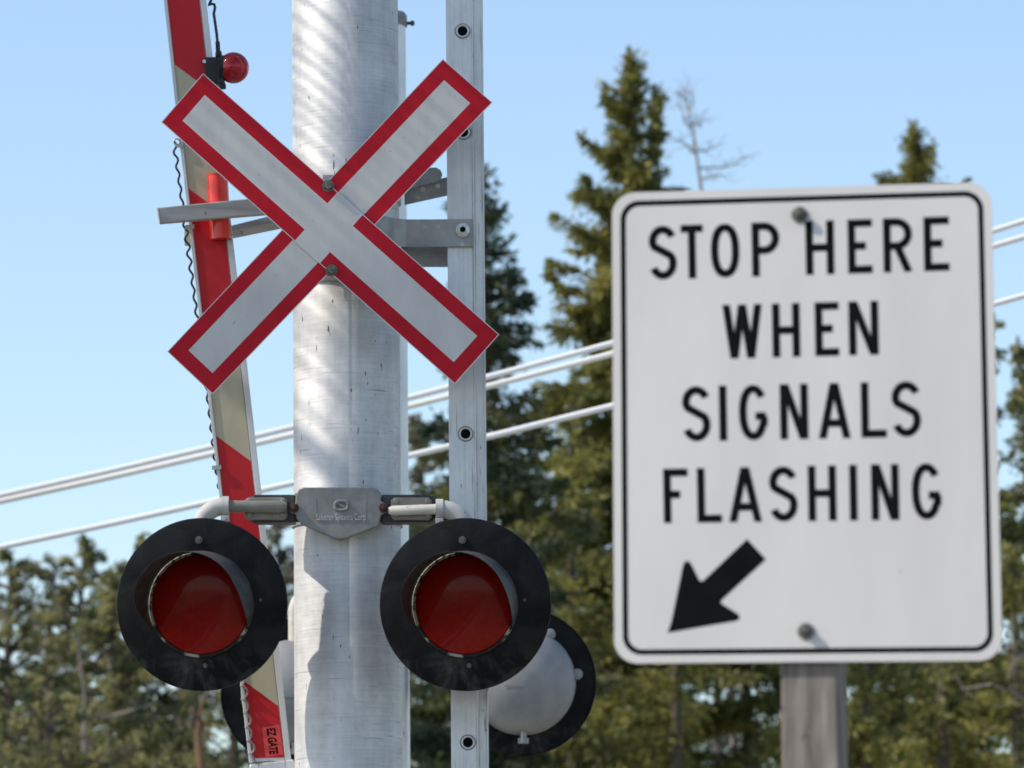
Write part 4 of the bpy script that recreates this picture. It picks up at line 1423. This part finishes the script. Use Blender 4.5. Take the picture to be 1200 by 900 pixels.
leaf_rows = [
    (18, 640, 71, 61, 'leaf', 1.25, .5, 'green bushy tree at the left edge under the lowest wire'),
    (93, 622, 75, 62, 'leaf', 1.15, .52, 'green tree with a thin upright tip left of the first lamp'),
    (150, 628, 69, 63, 'leaf', 1.2, .48, 'green tree close beside the left lamp backboard'),
    (205, 640, 78, 64, 'leaf_grey', 1.2, .5, 'greyish tree behind the top of the left lamp'),
    (268, 655, 73, 65, 'leaf', 1.2, .4, 'bushy tree below the left lamp beside the gate arm'),
    (332, 600, 80, 66, 'leaf_grey', 1.0, .35, 'dull grey green tree between gate arm and thick mast'),
    (-48, 610, 74, 67, 'leaf', 1.4, .5, 'green tree cut off by the left edge of the picture'),
    (60, 652, 79, 68, 'leaf_grey', 1.1, .5, 'hazy grey green tree between the two leftmost trees'),
    (122, 664, 66, 71, 'leaf', 1.0, .55, 'yellowish green tree with a frayed top just left of the first lamp'),
    (470, 700, 70, 69, 'leaf', .95, .4, 'low bush seen in the gap between mast and far lamp'),
]
for px, py, Y, sd_, mt, wd, tb, lab in leaf_rows:
    leafy(px, py, Y, lab, sd_, mt, width=wd, depth=4.6, n_limb=60, per=45, tb=tb, ln=.075, clump=.17)
leafy(60, 800, 60, 'low dense shrub at the bottom left corner', 70, 'leaf', width=1.4, depth=2.6, n_limb=44, per=40, tb=.45, ln=.07, clump=.18)
leafy(215, 830, 61, 'low dense shrub below the left lamp', 72, 'leaf', width=1.2, depth=2.4, n_limb=36, per=34, tb=.45, ln=.07, clump=.18)
dead_tree(803, 104, 73, 'thin bare tree poking up over the top of the white sign', 81,
          [[(809, 150), (802, 140), (795, 118)], [(812, 175), (826, 176), (842, 170)], [(818, 197), (845, 195), (862, 192), (876, 182)], [(815, 182), (800, 168), (778, 160)], [(806, 125), (812, 120), (810, 108)],
           [(820, 210), (838, 208), (846, 203)], [(809, 145), (820, 146), (823, 140)], [(806, 120), (798, 114), (794, 108)]], base_px=(824, 240), r0=.028)
dead_tree(90, 745, 64, 'bleached dead stem with level limbs below the left lamp', 82,
          [[(92, 782), (84, 786), (74, 789)], [(93, 780), (102, 775), (108, 770)], [(96, 838), (125, 840), (160, 833), (172, 824)], [(97, 843), (115, 835), (128, 834)]], 'deadwood', r0=.04, base_px=(99, 890), fine=3)
dead_tree(1222, 690, 59, 'pale dead limb arching in from the lower right edge', 83,
          [[(1222, 810), (1208, 780), (1198, 768), (1185, 758), (1168, 763)], [(1198, 768), (1186, 778), (1181, 796)], [(1222, 835), (1190, 812), (1160, 803), (1128, 806)]], 'deadwood', r0=.035, base_px=(1226, 900), fine=4)
dead_tree(238, 815, 60, 'short reddish bare trunk at the bottom beside the gate arm', 84, [[(239, 850), (228, 836), (222, 828)]], 'bark_red', r0=.055, base_px=(236, 900), fine=2)
